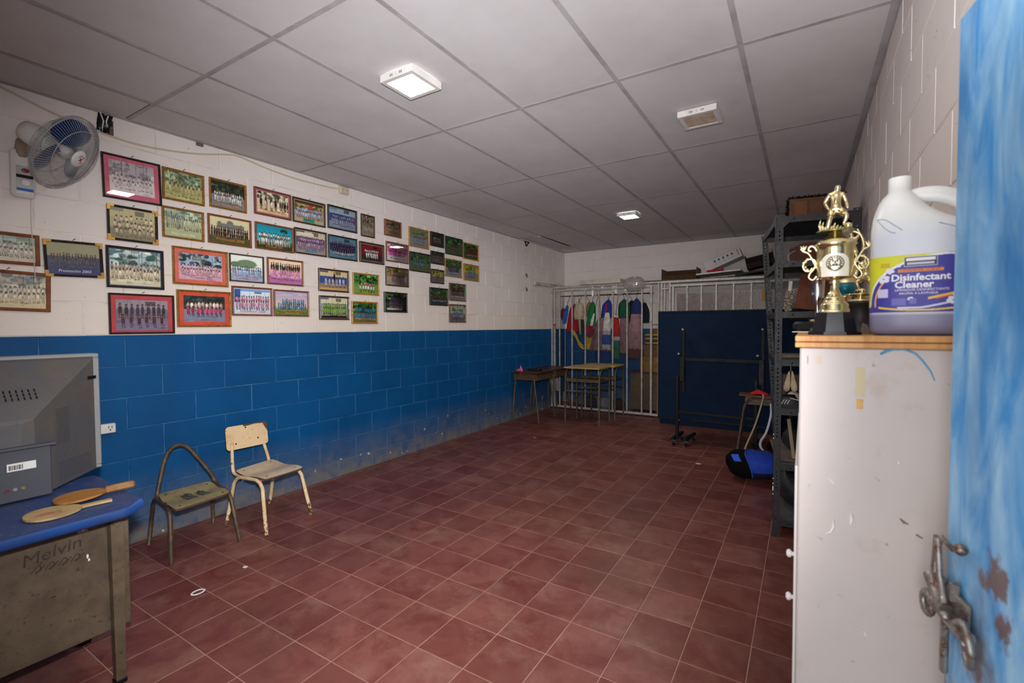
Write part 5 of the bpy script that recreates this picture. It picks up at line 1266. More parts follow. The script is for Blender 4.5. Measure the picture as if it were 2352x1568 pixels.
# ------------------------------------------------------------------ student desks at the far left
WOODTOP = M('dark_red_desk_top', (88, 54, 40), .35, c2=(70, 42, 32), scale=8, stretch=(1, 5, 1))
YTOP = M('yellow_desk_laminate', (190, 162, 98), .35, c2=(168, 138, 78), scale=7)
def desk_low(y0, y1, label):
    r = thing('student_desk', label, 'desk', (.20, (y0 + y1) / 2, 0), 'student desks at the far end')
    MB().prism([(.002, y0), (.455, y0 - .01), (.455, y1), (.002, y1)], (0, 0, .715), (1, 0, 0), (0, 1, 0), (0, 0, .018)).build('top', WOODTOP, r)
    MB().box((.03, y0 + .03, .605), (.42, y1 - .03, .70), 0, .004).build('book_box', M('desk_box_brown', (92, 70, 46), .5, c2=(70, 52, 36), scale=9), r)
    for y in (y0 + .03, y1 - .035):
        MB().tube([(-.0 + .006, y, 0), (.055, y, .54)] + BEND((.055, y, .54), (.075, y, .705), (.2, y, .70), .07) + BEND((.25, y, .70), (.365, y, .705), (.385, y, .54), .07) + [(.385, y, .54), (.452, y, 0)], .0125, 8).build('leg_hoop', OLIVE, r)
    MB().tube([(.06, y0 + .03, .60), (.06, y1 - .035, .60)], .008, 6).tube([(.378, y0 + .03, .60), (.378, y1 - .035, .60)], .008, 6).build('side_rails', OLIVE, r)
    return r
desk_low(5.885, 6.46, 'dark-topped student desk against the blue wall, with a pink paper figure on it')
desk_low(6.50, 7.05, 'dark-topped student desk in the corner behind the one with the pink paper')
def desk_tall(x0, x1, y0, y1, label, top):
    r = thing('student_desk', label, 'desk', ((x0 + x1) / 2, (y0 + y1) / 2, 0), 'student desks at the far end')
    MB().prism([(x0 + .0, y0), (x1 - .0, y0 - .005), (x1 + .0, y1), (x0 + .0, y1)], (0, 0, .79), (1, 0, 0), (0, 1, 0), (0, 0, .018)).build('top', top, r)
    MB().box((x0 + .015, y0 + .02, .60), (x1 - .015, y1 - .02, .612)).box((x0 + .015, y0 + .015, .60), (x1 - .015, y0 + .024, .645)).build('book_shelf', OLIVE, r)
    for x in (x0 + .012, x1 - .012):
        MB().tube([(x, y0 + .02, 0), (x, y0 + .03, .66)] + BEND((x, y0 + .03, .60), (x, y0 + .04, .78), (x, y0 + .2, .78), .09) + BEND((x, y0 + .2, .78), (x, y1 - .04, .78), (x, y1 - .02, .5), .09) + [(x, y1 - .02, 0)], .0135, 8).build('leg_hoop', OLIVE, r)
    for z in (.465, .635):
        MB().tube([(x0 + .012, y0 + .028, z), (x1 - .012, y0 + .028, z)], .009, 6).build('crossbar', OLIVE, r)
    MB().tube([(x0 + .012, y1 - .025, .465), (x1 - .012, y1 - .025, .465)], .009, 6).build('crossbar', OLIVE, r)
    for x in (x0 + .012, x1 - .012): MB().tube([(x, y0 + .03, .61), (x, y1 - .03, .61)], .008, 6).build('side_rail', OLIVE, r)
    return r
desk_tall(.745, 1.285, 6.13, 6.58, 'yellow-topped tubular student desk in front, beside the dark-topped desks', YTOP)
desk_tall(.80, 1.345, 6.60, 7.02, 'second yellow-topped tubular student desk, close against the bars', YTOP)
mb = MB()
for k, (dx, dy, h, a) in enumerate(((0, 0, .085, .3), (-.03, .015, .05, 1.4), (.02, -.015, .04, 2.6), (-.05, .0, .03, .9))):
    c, s = math.cos(a), math.sin(a)
    mb.add([(.115 + dx - .03 * c, 5.985 + dy - .03 * s, .7335), (.115 + dx + .035 * c, 5.985 + dy + .035 * s, .7335), (.115 + dx + .01 * s, 5.985 + dy - .012 * c, .734 + h), (.115 + dx - .012 * s, 5.985 + dy + .03 * c, .734)], [(0, 1, 2), (1, 3, 2), (3, 0, 2), (0, 3, 1)])
tag(mb.build('paper_figure', PINK), 'folded pink paper figure on the dark-topped student desk', 'paper')
mb = MB(); mb.box((.20, 6.05, .7335), (.38, 6.16, .765), 0, .006); mb.box((.33, 6.03, .7335), (.345, 6.045, .79), 0, .002)
tag(mb.build('dark_pencil_case', M('dark_blue_case', (16, 22, 40), .5)), 'low dark pencil case on the dark-topped student desk beside the pink paper', 'pencil case')
# ------------------------------------------------------------------ black slotted-angle shelving
SO, SU, SV = Vector((3.51, 3.50, 0)), Vector((.9928, .1198, 0)), Vector((-.1198, .9928, 0))
SR = frame_R(SU, SV, (0, 0, 1))
SW, SL = .452, .80
def sp(u, v, z): return SO + SU * u + SV * v + Vector((0, 0, z))
shelf = thing('shelving_unit', 'black slotted-angle steel shelving with seven shelves against the right wall', 'shelving', SO)
BLK = M('black_shelf_paint', (36, 37, 39), .5, .1, c2=(50, 50, 50), scale=16, fine=(104, 100, 96))
def flange(mb, o, a, n, z0, z1, w=.042):
    """slotted strip: a = direction of its width, n = its thickness direction"""
    pitch = .026; z = z0; o = Vector(o); k = 0
    up = Vector((0, 0, 1))
    while z < z1 - .01:
        ze = min(z + pitch, z1)
        P = [o + a * x + up * h for x, h in ((0, z), (w, z), (w, ze), (0, ze))]
        cx, cz = w * .5, (z + ze) / 2
        hw, hh = (.0042, .0062) if k % 2 else (.0042, .0042)
        Q = [o + a * (cx + x) + up * (cz + h) for x, h in ((-hw, -hh), (hw, -hh), (hw, hh), (-hw, hh))]
        mb.add(P + Q, [(i, (i + 1) % 4, 4 + (i + 1) % 4, 4 + i) for i in range(4)])
        P2 = [p + n * .002 for p in P]; Q2 = [q + n * .002 for q in Q]
        mb.add(P2 + Q2, [(i, (i + 1) % 4, 4 + (i + 1) % 4, 4 + i) for i in range(4)])
        z = ze; k += 1
    mb.add([o, o + a * w, o + a * w + n * .002, o + n * .002, o + up * z1, o + a * w + up * z1, o + a * w + n * .002 + up * z1, o + n * .002 + up * z1], [(0, 1, 2, 3), (4, 5, 6, 7), (0, 3, 7, 4), (1, 2, 6, 5)])
SZT = 2.10
for u, v in ((0, 0), (SW, 0), (0, SL), (SW, SL)):
    mb = MB(); du = SU if u == 0 else -SU; dv = SV if v == 0 else -SV
    flange(mb, sp(u, v, 0), du, dv, 0, SZT); flange(mb, sp(u, v, 0), dv, du, 0, SZT)
    mb.build('post', BLK, shelf)
LEV = [2.085, 1.80, 1.475, 1.165, .845, .485, .115]
SHELFTOP = M('dusty_shelf_top', (92, 88, 84), .7, .1, c2=(60, 58, 56), scale=7, fine=(130, 124, 116))
for i, z in enumerate(LEV):
    c = sp(SW / 2, SL / 2, z)
    s = MB().obox(c + Vector((0, 0, -.001)), (SW - .008, SL - .008, .002), SR).build('shelf', SHELFTOP if 0 < i else BLK, shelf)
    for (a, b, w, d) in ((SW / 2, .004, SW - .008, .0015), (SW / 2, SL - .004, SW - .008, .0015), (.004, SL / 2, .0015, SL - .008), (SW - .004, SL / 2, .0015, SL - .008)):
        MB().obox(sp(a, b, z - .02), (w, d, .04), SR).build('lip', BLK, s)
    for u in (.10, SW - .10): MB().lathe([(.005, 0), (.005, .0012), (0, .0012)], sp(u, .0032, z - .02), 10, frame_R(SU, (0, 0, 1), -SV)).build('bolt_hole', BLACKP, s)
for i in (0, 1):
    z = LEV[i]
    for u0, sgn in ((.004, 1), (SW - .004, -1)):
        if i == 0: MB().prism([(0, 0), (.10, 0), (.075, -.035), (.035, -.075), (0, -.10)], sp(u0, -.001, z), SU * sgn, (0, 0, 1), SV * .0016).build('gusset', BLK, shelf)
        MB().prism([(0, 0), (.10, 0), (0, -.10)], sp(u0 - .005 * sgn, .004, z), SV, (0, 0, 1), SU * sgn * .0016).build('gusset', BLK, shelf)
for z, l in ((.676, .004), (.65, .004), (.385, .004), (.352, .005), (.32, .018), (.283, .004)):
    MB().ball(sp(.001, -.001, z), .004, 6, sc=(1, .5, l / .004)).build('paint_fleck', PAPER, shelf)
# the unit is twisted: the far end's feet stand nearer the wall than its top
def twist(o):
    if o.type == 'MESH':
        for vt in o.data.vertices:
            w = vt.co + SO; v = (w - SO).dot(SV)
            vt.co += SU * (max(v, 0) / SL * (.088 - .128 * w.z / 2.1))
    for ch in o.children: twist(ch)
twist(shelf)
# on the shelves
def shelf_z(i): return LEV[i] + .0005
HB = M('brown_crate_wood', (104, 66, 36), .7, c2=(76, 46, 26), scale=9, fine=(150, 104, 60))
r = thing('straw_crate', 'brown wooden crate with bristly black trim on top of the black shelving', 'crate', sp(.25, .45, shelf_z(0)))
MB().obox(sp(.25, .44, shelf_z(0) + .082), (.31, .40, .16), SR, 0, .004).build('box', HB, r)
for k in range(3): MB().obox(sp(.16 + .09 * k, .235, shelf_z(0) + .078), (.08, .008, .13), SR, 0, .002).build('slat', M('crate_slat_%d' % k, (112 - 10 * k, 70 - 6 * k, 36), .7, c2=(80, 48, 26), scale=9), r)
mb = MB(); rg = random.Random(3)
for k in range(260):
    t = k / 260
    p = sp(.09 + .32 * t, .238 + rg.uniform(-.004, .02), shelf_z(0) + .158 + rg.uniform(-.004, .004))
    mb.tube([p, p + Vector((rg.uniform(-.012, .012), rg.uniform(-.012, .012), rg.uniform(.004, .018)))], .0022, 3)
for k in range(200):
    p = sp(.402 + rg.uniform(-.003, .006), .245 + rg.uniform(0, .25), shelf_z(0) + .01 + .16 * k / 200)
    mb.tube([p, p + Vector((rg.uniform(.004, .02), rg.uniform(-.01, .01), rg.uniform(-.006, .012)))], .0022, 3)
for k in range(90):
    p = sp(.098 + rg.uniform(-.004, .003), .24 + rg.uniform(0, .05), shelf_z(0) + .06 + .10 * k / 90)
    mb.tube([p, p + Vector((rg.uniform(-.022, -.004), rg.uniform(-.01, .01), rg.uniform(-.006, .012)))], .003, 3)
mb.build('bristle_trim', BLACKP, r, stuff=True)
tag(MB().obox(sp(.055, .42, shelf_z(0) + .045), (.07, .20, .085), SR, 0, .006).build('dark_box', M('slate_grey_box', (48, 52, 60), .6)), 'small slate-grey box on top of the shelving, left of the bristly crate', 'box')
tag(MB().obox(sp(.24, .42, shelf_z(1) + .075), (.17, .28, .145), SR @ Rz(.2), 0, .003).build('cardboard_box', M('rust_card', (112, 62, 44), .85, c2=(90, 48, 34), scale=8)), 'rust-brown box on the second shelf from the top', 'box')
MBc = MB(); MBc.tube(smooth_path([sp(.12, .3, shelf_z(1) + .004), sp(.10, .32, shelf_z(1) + .07), sp(.14, .28, shelf_z(1) + .10), sp(.13, .24, shelf_z(1) + .09)], 5), .003, 5)
tag(MBc.build('wire_loop', M('pale_wire', (170, 166, 160), .5)), 'thin pale wire loop beside the rust-brown box', 'wire')
tag(MB().obox(sp(.28, .42, shelf_z(2) + lift(SR @ Rz(-.15) @ Matrix.Rotation(.14, 3, 'Y'), (.21, .26, .24))), (.21, .26, .24), SR @ Rz(-.15) @ Matrix.Rotation(.14, 3, 'Y'), 0, .003).build('cardboard_box', M('red_brown_card', (124, 70, 48), .85, c2=(96, 52, 36), scale=7)), 'tall red-brown box leaning on the third shelf from the top', 'box')
mb = MB()
rgc = random.Random(5)
for k in range(26):
    z = .016 + .0052 * k; mb.ball(sp(.095 + .02 * math.sin(k * 1.7) + .0008 * k, .31 + rgc.uniform(-.02, .02), shelf_z(2) + z), rgc.uniform(.008, .015), 6, sc=(1, 1, .8))
tag(mb.build('cotton_wad', M('cotton', (166, 154, 134), .95)), 'off-white cotton wad beside the tall red-brown box', 'cotton wad')
tag(MB().obox(sp(.115, .31, shelf_z(2) + .185), (.022, .02, .07), SR @ Matrix.Rotation(.1, 3, 'Y'), 0, .003).build('label_tag', PAPER), 'small white tag standing above the cotton wad', 'tag')
tag(MB().obox(sp(.23, .30, shelf_z(3) + .012), (.40, .20, .022), SR @ Rz(.02), 0, .003).build('plank', M('grey_plank', (132, 118, 100), .8, c2=(104, 92, 78), scale=9, stretch=(6, 1, 6))), 'grey weathered plank on the fourth shelf', 'plank')
def mitten(name, label, c, s, mat):
    r = thing(name, label, 'slippers', Vector(c) + Vector((0, 0, -.075 * s)))
    for k, dx in enumerate((-.016, .016)):
        mb = MB(); mb.lathe([(.001, .07), (.006, .06), (.012, .02), (.020, -.03), (.017, -.058), (.001, -.072)], Vector(c) + SU * dx * s, 14, SR @ Matrix.Rotation(.12 * (-1 if k else 1), 3, 'Y'), sx=1, sy=.5)
        mb.build('slipper', mat, r)
    MB().tube([Vector(c) + Vector((0, 0, .066)), Vector(c) + Vector((0, 0, .105))], .0022, 5).build('cord', mat, r)
mitten('canvas_slippers', 'pair of cream canvas slippers hanging under the fourth shelf', sp(.10, .07, 1.02), 1.0, M('cream_canvas', (206, 186, 150), .85, c2=(170, 150, 118), scale=20))
tag(MB().ball(sp(.14, .28, shelf_z(4) + .0425), .042, 14).build('ball', M('off_white_ball', (206, 196, 180), .5)), 'off-white ball on the fifth shelf', 'ball')
tag(MB().obox(sp(.24, .62, shelf_z(4) + .09), (.30, .10, .17), SR, 0, .004).build('wooden_box', WOODRED), 'dark red-brown wooden box at the back of the fifth shelf', 'box')
r = thing('sports_shoe', 'black sports shoe with white stripes on the front of the fifth shelf', 'shoe', sp(.13, .12, shelf_z(4)))
def shoe(u, v):
    a = 2 * PI * u
    w = .036 * (1 - .25 * v) * (1 + .15 * math.sin(a)); L = .115 * (1 - .18 * v)
    h = .012 + .07 * math.sin(v * PI / 2) * (1 if math.cos(a) < 0 else .55)
    return tuple(sp(.13 + L * math.cos(a) * (1 - .5 * v ** 3), .12 + w * math.sin(a) * (1 - v ** 4), shelf_z(4) + h))
MB().grid(shoe, 24, 8, close_u=True).build('upper', BLACKP, r)
MB().prism([(.118 * math.cos(2 * PI * i / 20), .038 * math.sin(2 * PI * i / 20)) for i in range(20)], sp(.13, .12, shelf_z(4)), SU, SV, (0, 0, .014)).build('sole', M('dark_sole', (40, 40, 42), .7), r)
for k in range(3): MB().bar(sp(.05 + .016 * k, .083, shelf_z(4) + .02), sp(.066 + .016 * k, .088, shelf_z(4) + .05), .006, .003).build('stripe', PAPER, r)
MB().tube(smooth_path([sp(.10, .084, shelf_z(4) + .062), sp(.15, .08, shelf_z(4) + .05), sp(.2, .082, shelf_z(4) + .03)], 4), .003, 5).build('lace', PAPER, r)
tag(MB().obox(sp(.20, .37, shelf_z(5) + .085), (.20, .2, .13), SR @ Rz(.2), 0, .03).build('black_bundle', M('bundle_black', (24, 24, 26), .8)), 'black bundle on the sixth shelf, behind the sticks', 'bundle')
tag(MB().bar(sp(.13, .12, shelf_z(5) + .014), sp(.10, .16, shelf_z(5) + .27), .02, .012).build('wood_stick', M('pale_stick', (150, 128, 100), .7)), 'pale wooden stick leaning on the sixth shelf', 'stick')
tag(MB().bar(sp(.20, .10, shelf_z(5) + .014), sp(.205, .16, shelf_z(5) + .24), .016, .012).build('wood_stick', M('red_stick', (110, 54, 40), .7)), 'red-brown stick leaning beside the pale one on the sixth shelf', 'stick')
tag(MB().obox(sp(.225, .38, shelf_z(5) + .006), (.40, .60, .011), SR, 0, .002).build('plank', M('dusty_plank', (120, 104, 90), .85, c2=(92, 80, 70), scale=8, stretch=(6, 1, 6))), 'dusty plank covering the sixth shelf', 'plank')
mb = MB(); mb.grid(lambda u, v: tuple(sp(.22 + .18 * math.cos(2 * PI * u) * math.sin(PI * (.06 + .9 * v)), .38 + .26 * math.sin(2 * PI * u) * math.sin(PI * (.06 + .9 * v)), max(shelf_z(6) + .001, shelf_z(6) + .13 - .13 * math.cos(PI * v) * (1 + .12 * math.sin(6 * PI * u))))), 24, 10, close_u=True)
tag(mb.build('black_sack', M('black_sack', (30, 30, 32), .4, c2=(50, 48, 48), scale=14)), 'slumped black sack on the lowest shelf', 'sack')

# ------------------------------------------------------------------ desk by the shelving, pouch, backpack, cords
d3 = thing('student_desk', 'small wooden student desk tucked behind the black shelving, red pouch on it', 'desk', (3.22, 5.40, 0))
D3TOP = M('orange_brown_desk_edge', (120, 74, 40), .4, c2=(92, 54, 32), scale=8, stretch=(1, 5, 1))
MB().prism([(3.098, 5.47), (3.62, 5.40), (3.66, 5.62), (3.085, 5.66)], (0, 0, .648), (1, 0, 0), (0, 1, 0), (0, 0, .018)).build('top', D3TOP, d3)
MB().box((3.15, 5.50, .555), (3.58, 5.62, .645), 0, .004).build('book_box', M('desk3_box', (96, 78, 54), .5, c2=(72, 56, 40), scale=9), d3)
for y in (5.50, 5.63):
    MB().tube([(3.075, y - .0, 0), (3.14, y, .5)] + BEND((3.14, y, .48), (3.17, y, .636), (3.30, y, .636), .08) + BEND((3.42, y, .636), (3.54, y, .636), (3.57, y, .48), .08) + [(3.62, y, 0)], .014, 8).build('leg_hoop', RUSTTUBE, d3)
tag(MB().grid(lambda u, v: (3.20 + .16 * u + .006 * math.sin(9 * v), 5.46 + .11 * v, .6665 + .045 * math.sin(PI * min(max(u, .02), .98)) ** .5 * math.sin(PI * min(max(v, .02), .98)) ** .5 + .008 * math.sin(11 * u + 5 * v) * math.sin(PI * u) * math.sin(PI * v)), 16, 12).build('red_pouch', cloth((220, 24, 36))), 'shiny red pouch lying on the desk behind the shelving', 'pouch')
tag(MB().tube(smooth_path([(3.32, 5.43, .677), (3.33, 5.395, .677), (3.325, 5.375, .63), (3.27, 5.30, .40), (3.20, 5.16, .20), (3.16, 5.02, .06), (3.16, 4.94, .008), (3.14, 4.90, .006)], 6), .009, 6).build('cord', M('beige_cord', (170, 156, 126), .6)), 'beige cord dropping from the red pouch towards the blue backpack', 'cord')
bag = thing('backpack', 'black and bright blue backpack lying on the floor by the shelving', 'backpack', (3.28, 4.72, 0))
BAGB = M('bag_blue', (10, 58, 176), .7, c2=(8, 46, 150), scale=20); BAGK = M('bag_black', (6, 6, 9), .85, c2=(12, 12, 16), scale=30, spec=.15)
ax = Vector((1, .08, 0)).normalized(); ay = Vector((-.08, 1, 0)).normalized()
def bagfn(u, v, t0=0.0, t1=1.0):
    t = t0 + (t1 - t0) * v
    a = 2 * PI * u
    e = (1 - (2 * t - 1) ** 4) ** .5 if 0 < t < 1 else 0
    e = max(e, .02)
    hz = .125 * (1 - .2 * t)
    x = -.20 + .46 * t
    cz = .127 + .03 * t
    sy = math.copysign(abs(math.cos(a)) ** .75, math.cos(a)); sz = math.copysign(abs(math.sin(a)) ** .75, math.sin(a))
    z = max(.001, cz + hz * e * sz)
    p = Vector((3.285, 4.72, 0)) + ax * (x - .30 * (z - .12) - .012 * math.cos(3 * a) * (1 - t)) + ay * (.17 * e * sy)
    return (p.x, p.y, z)
MB().grid(lambda u, v: bagfn(u, v, 0, .42), 26, 10, close_u=True).build('front_pocket', BAGK, bag)
mb = MB(); mb.grid(lambda u, v: bagfn(u, v, .42, 1.0), 26, 12, close_u=True)
up_ = MB(); up_.v = mb.v; lo_ = MB(); lo_.v = list(mb.v)
for fi, fc in enumerate(mb.f):
    q = lo_ if math.sin(2 * PI * (fi % 26 + .5) / 26) < -.2 else up_
    q.f.append(fc); q.m.append(0); q.s.append(True)
for q in (up_, lo_):
    used = sorted({i for fc in q.f for i in fc}); mp = {o: n for n, o in enumerate(used)}
    q.v = [q.v[i] for i in used]; q.f = [tuple(mp[i] for i in fc) for fc in q.f]
up_.build('body', BAGB, bag); lo_.build('base', M('bag_navy', (8, 18, 56), .8, c2=(6, 14, 44), scale=20), bag)
def on_bag(t, a, off): 
    p = Vector(bagfn(a, 0, t, t)); c = Vector((3.285, 4.72, .127)) + ax * (-.20 + .46 * t)
    return p + (p - c).normalized() * off
MB().tube([on_bag(.42, k / 26, .003) for k in range(26)], .006, 5, closed=True).build('piping', M('bag_piping', (40, 90, 200), .6), bag)
mb = MB(); mb.grid(lambda u, v: tuple(on_bag(.17 + .13 * u, .34 + .10 * v, .004)), 5, 5); mb.build('blue_patch', M('bag_patch', (30, 90, 214), .6), bag)
MB().tube([on_bag(.34, .26 + .03 * k, .005) for k in range(9)], .004, 5).build('zip', BAGK, bag)
tag(MB().tube(smooth_path([(3.40, 5.38, .60), (3.405, 5.26, .50), (3.375, 5.12, .36), (3.34, 4.98, .30), (3.345, 4.86, .275), (3.37, 4.78, .262)], 6), .011, 8, flat=.35).build('strap', M('white_strap', (196, 200, 214), .6)), 'white webbing strap hanging over the blue backpack', 'strap')
tag(MB().tube(smooth_path([(3.46, 5.36, .58), (3.49, 5.25, .55), (3.485, 5.15, .42), (3.475, 5.05, .20), (3.46, 5.0, .022)], 6), .022, 8, flat=.4).build('black_strap', BAGK), 'wide black strap hanging beside the white one', 'strap')

# ------------------------------------------------------------------ grey locker with a plywood top
LX0, LX1, LY0, LY1, LH = 3.6645, 3.972, 1.13, 1.85, 1.342
t = NT('grey_locker_paint')
c = t.mix(t.ramp(t.noise(2.4, 4), .3, .7), (204, 190, 180), (192, 180, 174))
c = t.mix(t.ramp(t.noise(7, 5, .7), .58, .78, 0, .55), c, (176, 136, 104))
c = t.mix(t.ramp(t.noise(30, 3, .7), .68, .74, 0, .7), c, (150, 112, 84))
LOCK = t.set(c, .5)
loc = thing('locker', 'tall pale grey steel locker with rusty stains and a plywood top, beside the blue door', 'locker', (3.82, 1.49, 0))
MB().box((LX0, LY0, 0), (LX1, LY1, LH), 0, .003).build('cabinet', LOCK, loc)
ply = M('plywood_orange', (206, 150, 88), .55, c2=(184, 122, 66), scale=10, stretch=(5, 5, 1)); pdark = M('plywood_gap', (92, 52, 30), .8)
tp = MB().box((3.656, 1.122, LH), (3.983, 1.87, LH + .0105), 0, .0015).build('plywood_top', ply, loc)
MB().box((3.656, 1.121, LH + .012), (3.983, 1.87, LH + .0235), 0, .0015).build('upper_ply', ply, tp)
MB().box((3.659, 1.124, LH + .0105), (3.98, 1.868, LH + .012)).build('gap_shade', pdark, tp)  # dark brown strip stands in for the shade in the gap between plies
TOPZ = LH + .0238
dr = MB().box((LX0 - .006, LY0 + .006, .12), (LX0 - .0005, LY1 - .01, 1.095), 0, .0015).build('door', M('locker_door_edge', (206, 200, 196), .5), loc)
for z in (.755, .634):
    MB().lathe([(.005, 0), (.006, .008), (.011, .012), (.011, .018), (.006, .022), (0, .022)], (LX0 - .006, 1.5, z), 14, frame_R((0, 1, 0), (0, 0, 1), (-1, 0, 0))).build('knob', WHITEP, dr)
fy = LY0 - .0004
def blotch(name, pts, r, mat):
    MB().tube([(x, fy, z) for x, z in pts], r, 6, flat=None).build(name, mat, loc)
WP = M('white_paint_mark', (236, 234, 230), .6)
blotch('paint_mark', [(3.7255, 1.000), (3.7265, .985), (3.722, .972), (3.714, .966)], [.0012, .0022, .0018, .001], WP)
blotch('paint_mark', [(3.7545, 1.018), (3.7555, 1.007), (3.754, .994)], [.0014, .0032, .0012], WP)
blotch('paint_mark', [(3.712, 1.087), (3.718, 1.078), (3.726, 1.07)], .0009, WP)
blotch('paint_mark', [(3.826, 1.131), (3.8262, 1.126)], .0016, WP)
blotch('paint_mark', [(3.774, .79), (3.78, .787), (3.781, .779)], .0009, WP)
SMU = M('grey_smudge', (130, 122, 116), .7)
blotch('smudge', [(3.829, 1.022), (3.835, 1.016), (3.842, 1.014)], [.001, .0028, .001], SMU)
blotch('smudge', [(3.853, .997), (3.862, .992)], .0016, SMU)
blotch('blue_stroke', [(3.795, 1.331), (3.803, 1.337), (3.815, 1.341), (3.83, 1.3412), (3.846, 1.334), (3.857, 1.32), (3.868, 1.302), (3.874, 1.285)], [.002, .003, .0024, .0018, .0018, .0018, .0014, .001], M('blue_marker', (86, 156, 196), .6))
MB().box((3.7575, fy - .0002, 1.249), (3.7725, fy + .002, 1.305)).build('tape_strip', M('old_tape', (196, 178, 138), .5), loc)
MB().box((3.7595, fy - .0004, 1.224), (3.770, fy + .002, 1.243), 0, .0005).build('tape_residue', M('amber_glue', (206, 160, 84), .5, c2=(190, 130, 60), scale=60), loc)
MB().box((3.692, fy - .0002, 1.309), (3.703, fy + .002, 1.325)).build('punched_hole', M('pale_hole', (196, 178, 156), .6), loc)
MB().box((3.6775, fy - .0002, 1.309), (3.679, fy + .002, 1.325)).build('scratch', SMU, loc)

# ------------------------------------------------------------------ trophies on the locker
def statuette(name, root, o, s, mat, pose=0, mirror=1):
    V = [(0, 0, .047), (0, 0, .06), (.001, .001, .077), (.002, 0, .086), (.003, -.001, .093), (.0035, -.0012, .0995),
         (-.0115, 0, .0805), (-.021, .001, .063), (-.0135, -.006, .046),
         (.0125, 0, .0795), (.0185, .001, .062), (.0215, -.005, .045),
         (-.0065, 0, .043), (-.0115, -.003, .023), (-.015, -.003, .004), (-.021, -.008, .0025),
         (.0075, 0, .043), (.0205, -.008, .030), (.0145, -.006, .011), (.0205, -.013, .0085)]
    if pose == 1:
        V[6] = (-.0115, 0, .081); V[7] = (-.02, 0, .096); V[8] = (-.012, -.003, .112)
    E = [(0, 1), (1, 2), (2, 3), (3, 4), (4, 5), (2, 6), (6, 7), (7, 8), (2, 9), (9, 10), (10, 11), (0, 12), (12, 13), (13, 14), (14, 15), (0, 16), (16, 17), (17, 18), (18, 19)]
    Rd = [.0082, .0076, .0092, 0.0036, .0060, .0046, .0046, .0034, .0026, .0042, .0032, .0026, .0062, .0044, .003, .0024, .0062, .0044, .003, .0024]
    Vs = [(o[0] + p[0] * s * mirror, o[1] + p[1] * s, o[2] + p[2] * s) for p in V]
    vs, fs = skin(Vs, E, [r * s * 1.12 for r in Rd])
    fig = MB().add(vs, fs, 0, True).build(name, mat, root)
    W = [Vector(p) for p in Vs]
    for h, k in ((12, 13), (16, 17)):
        MB().tube([W[0].lerp(W[h], .5) + Vector((0, 0, .004 * s)), W[h], W[h].lerp(W[k], .62)], [.0075 * s, .0082 * s, .0078 * s], 10).build('shorts_leg', mat, fig)
    MB().tube([W[0] + Vector((0, 0, .001 * s)), W[1], W[2], W[2].lerp(W[3], .7)], [.0098 * s, .0096 * s, .0112 * s, .005 * s], 12, flat=.78).build('shirt', mat, fig)
tr = thing('trophy', 'tall gold trophy with scroll handles and a footballer figure, front of the locker', 'trophy', (3.728, 1.28, TOPZ))
TX, TY, TZ = 3.728, 1.28, TOPZ
BASEB = M('trophy_black_base', (26, 26, 32), .18)
o8 = Rz(PI / 8)
MB().lathe([(.053, .0), (.053, .006), (.048, .0065)], (TX, TY, TZ), 8, o8, smooth=False).build('foot_plate', BASEB, tr)
MB().lathe([(.0445, .0065), (.037, .0495), (.0, .0495)], (TX, TY, TZ), 8, o8, smooth=False).build('base', BASEB, tr)
TZ -= .0
MB().lathe([(.029, .0496), (.029, .056), (.0265, .060), (.0275, .066), (.0245, .070), (.0205, .074), (.019, .078), (.0195, .081), (.0165, .084), (.0105, .094), (.008, .104), (.0078, .112), (.011, .117), (.0085, .121), (.016, .124), (.027, .1255), (.0335, .127), (.0345, .130)], (TX, TY, TZ), 36).build('stem', GOLD, tr)
MB().lathe([(.0345, .130), (.0345, .190), (.0355, .193), (.038, .197), (.041, .2005), (.0385, .203), (.035, .206), (.033, .209), (.024, .214), (.016, .219), (.0125, .224), (.0125, .230), (.0, .231)], (TX, TY, TZ), 40).build('cup', GOLD, tr)
MB().lathe([(.036, .2295), (.037, .2305), (.036, .232), (.0, .232)], (TX, TY, TZ), 28, sx=1.0, sy=.7).build('figure_plate', M('green_gold_plate', (150, 150, 100), .2, .9), tr)
for s in (-1, 1):
    def hp(*pts, s=s): return smooth_path([(TX + s * x, TY, TZ + z) for x, z in pts], 5)
    mb = MB()
    mb.tube(hp((.034, .133), (.041, .124), (.049, .130), (.047, .139), (.041, .147), (.036, .158), (.038, .168), (.047, .172), (.057, .167), (.061, .156), (.056, .146), (.047, .145), (.043, .152)), [.0024] * 61, 7)
    mb.tube(hp((.034, .150), (.041, .166), (.046, .177), (.052, .186), (.060, .190), (.066, .197)), .0024, 7)
    for dx, dz in ((.004, .0095), (-.003, .0105), (-.010, .0085)): mb.tube(hp((.060, .191), (.062 + dx * .6, .197 + dz * .3), (.063 + dx, .193 + dz)), [.0024, .0024, .0024, .0024, .0024, .0024, .0022, .002, .0016, .0012, .0008], 6)
    for k in range(5): mb.ball((TX + s * (.060 - .004 * abs(k - 2)), TY, TZ + .148 + .006 * k), .0032, 6)
    mb.build('handle', GOLD, tr)
mb = MB(); mb.tube(smooth_path([(TX - .034, TY, TZ + .188), (TX - .041, TY, TZ + .2), (TX - .049, TY, TZ + .199), (TX - .05, TY, TZ + .191), (TX - .045, TY, TZ + .19)], 5), .0026, 7); mb.build('rim_scroll', GOLD, tr)
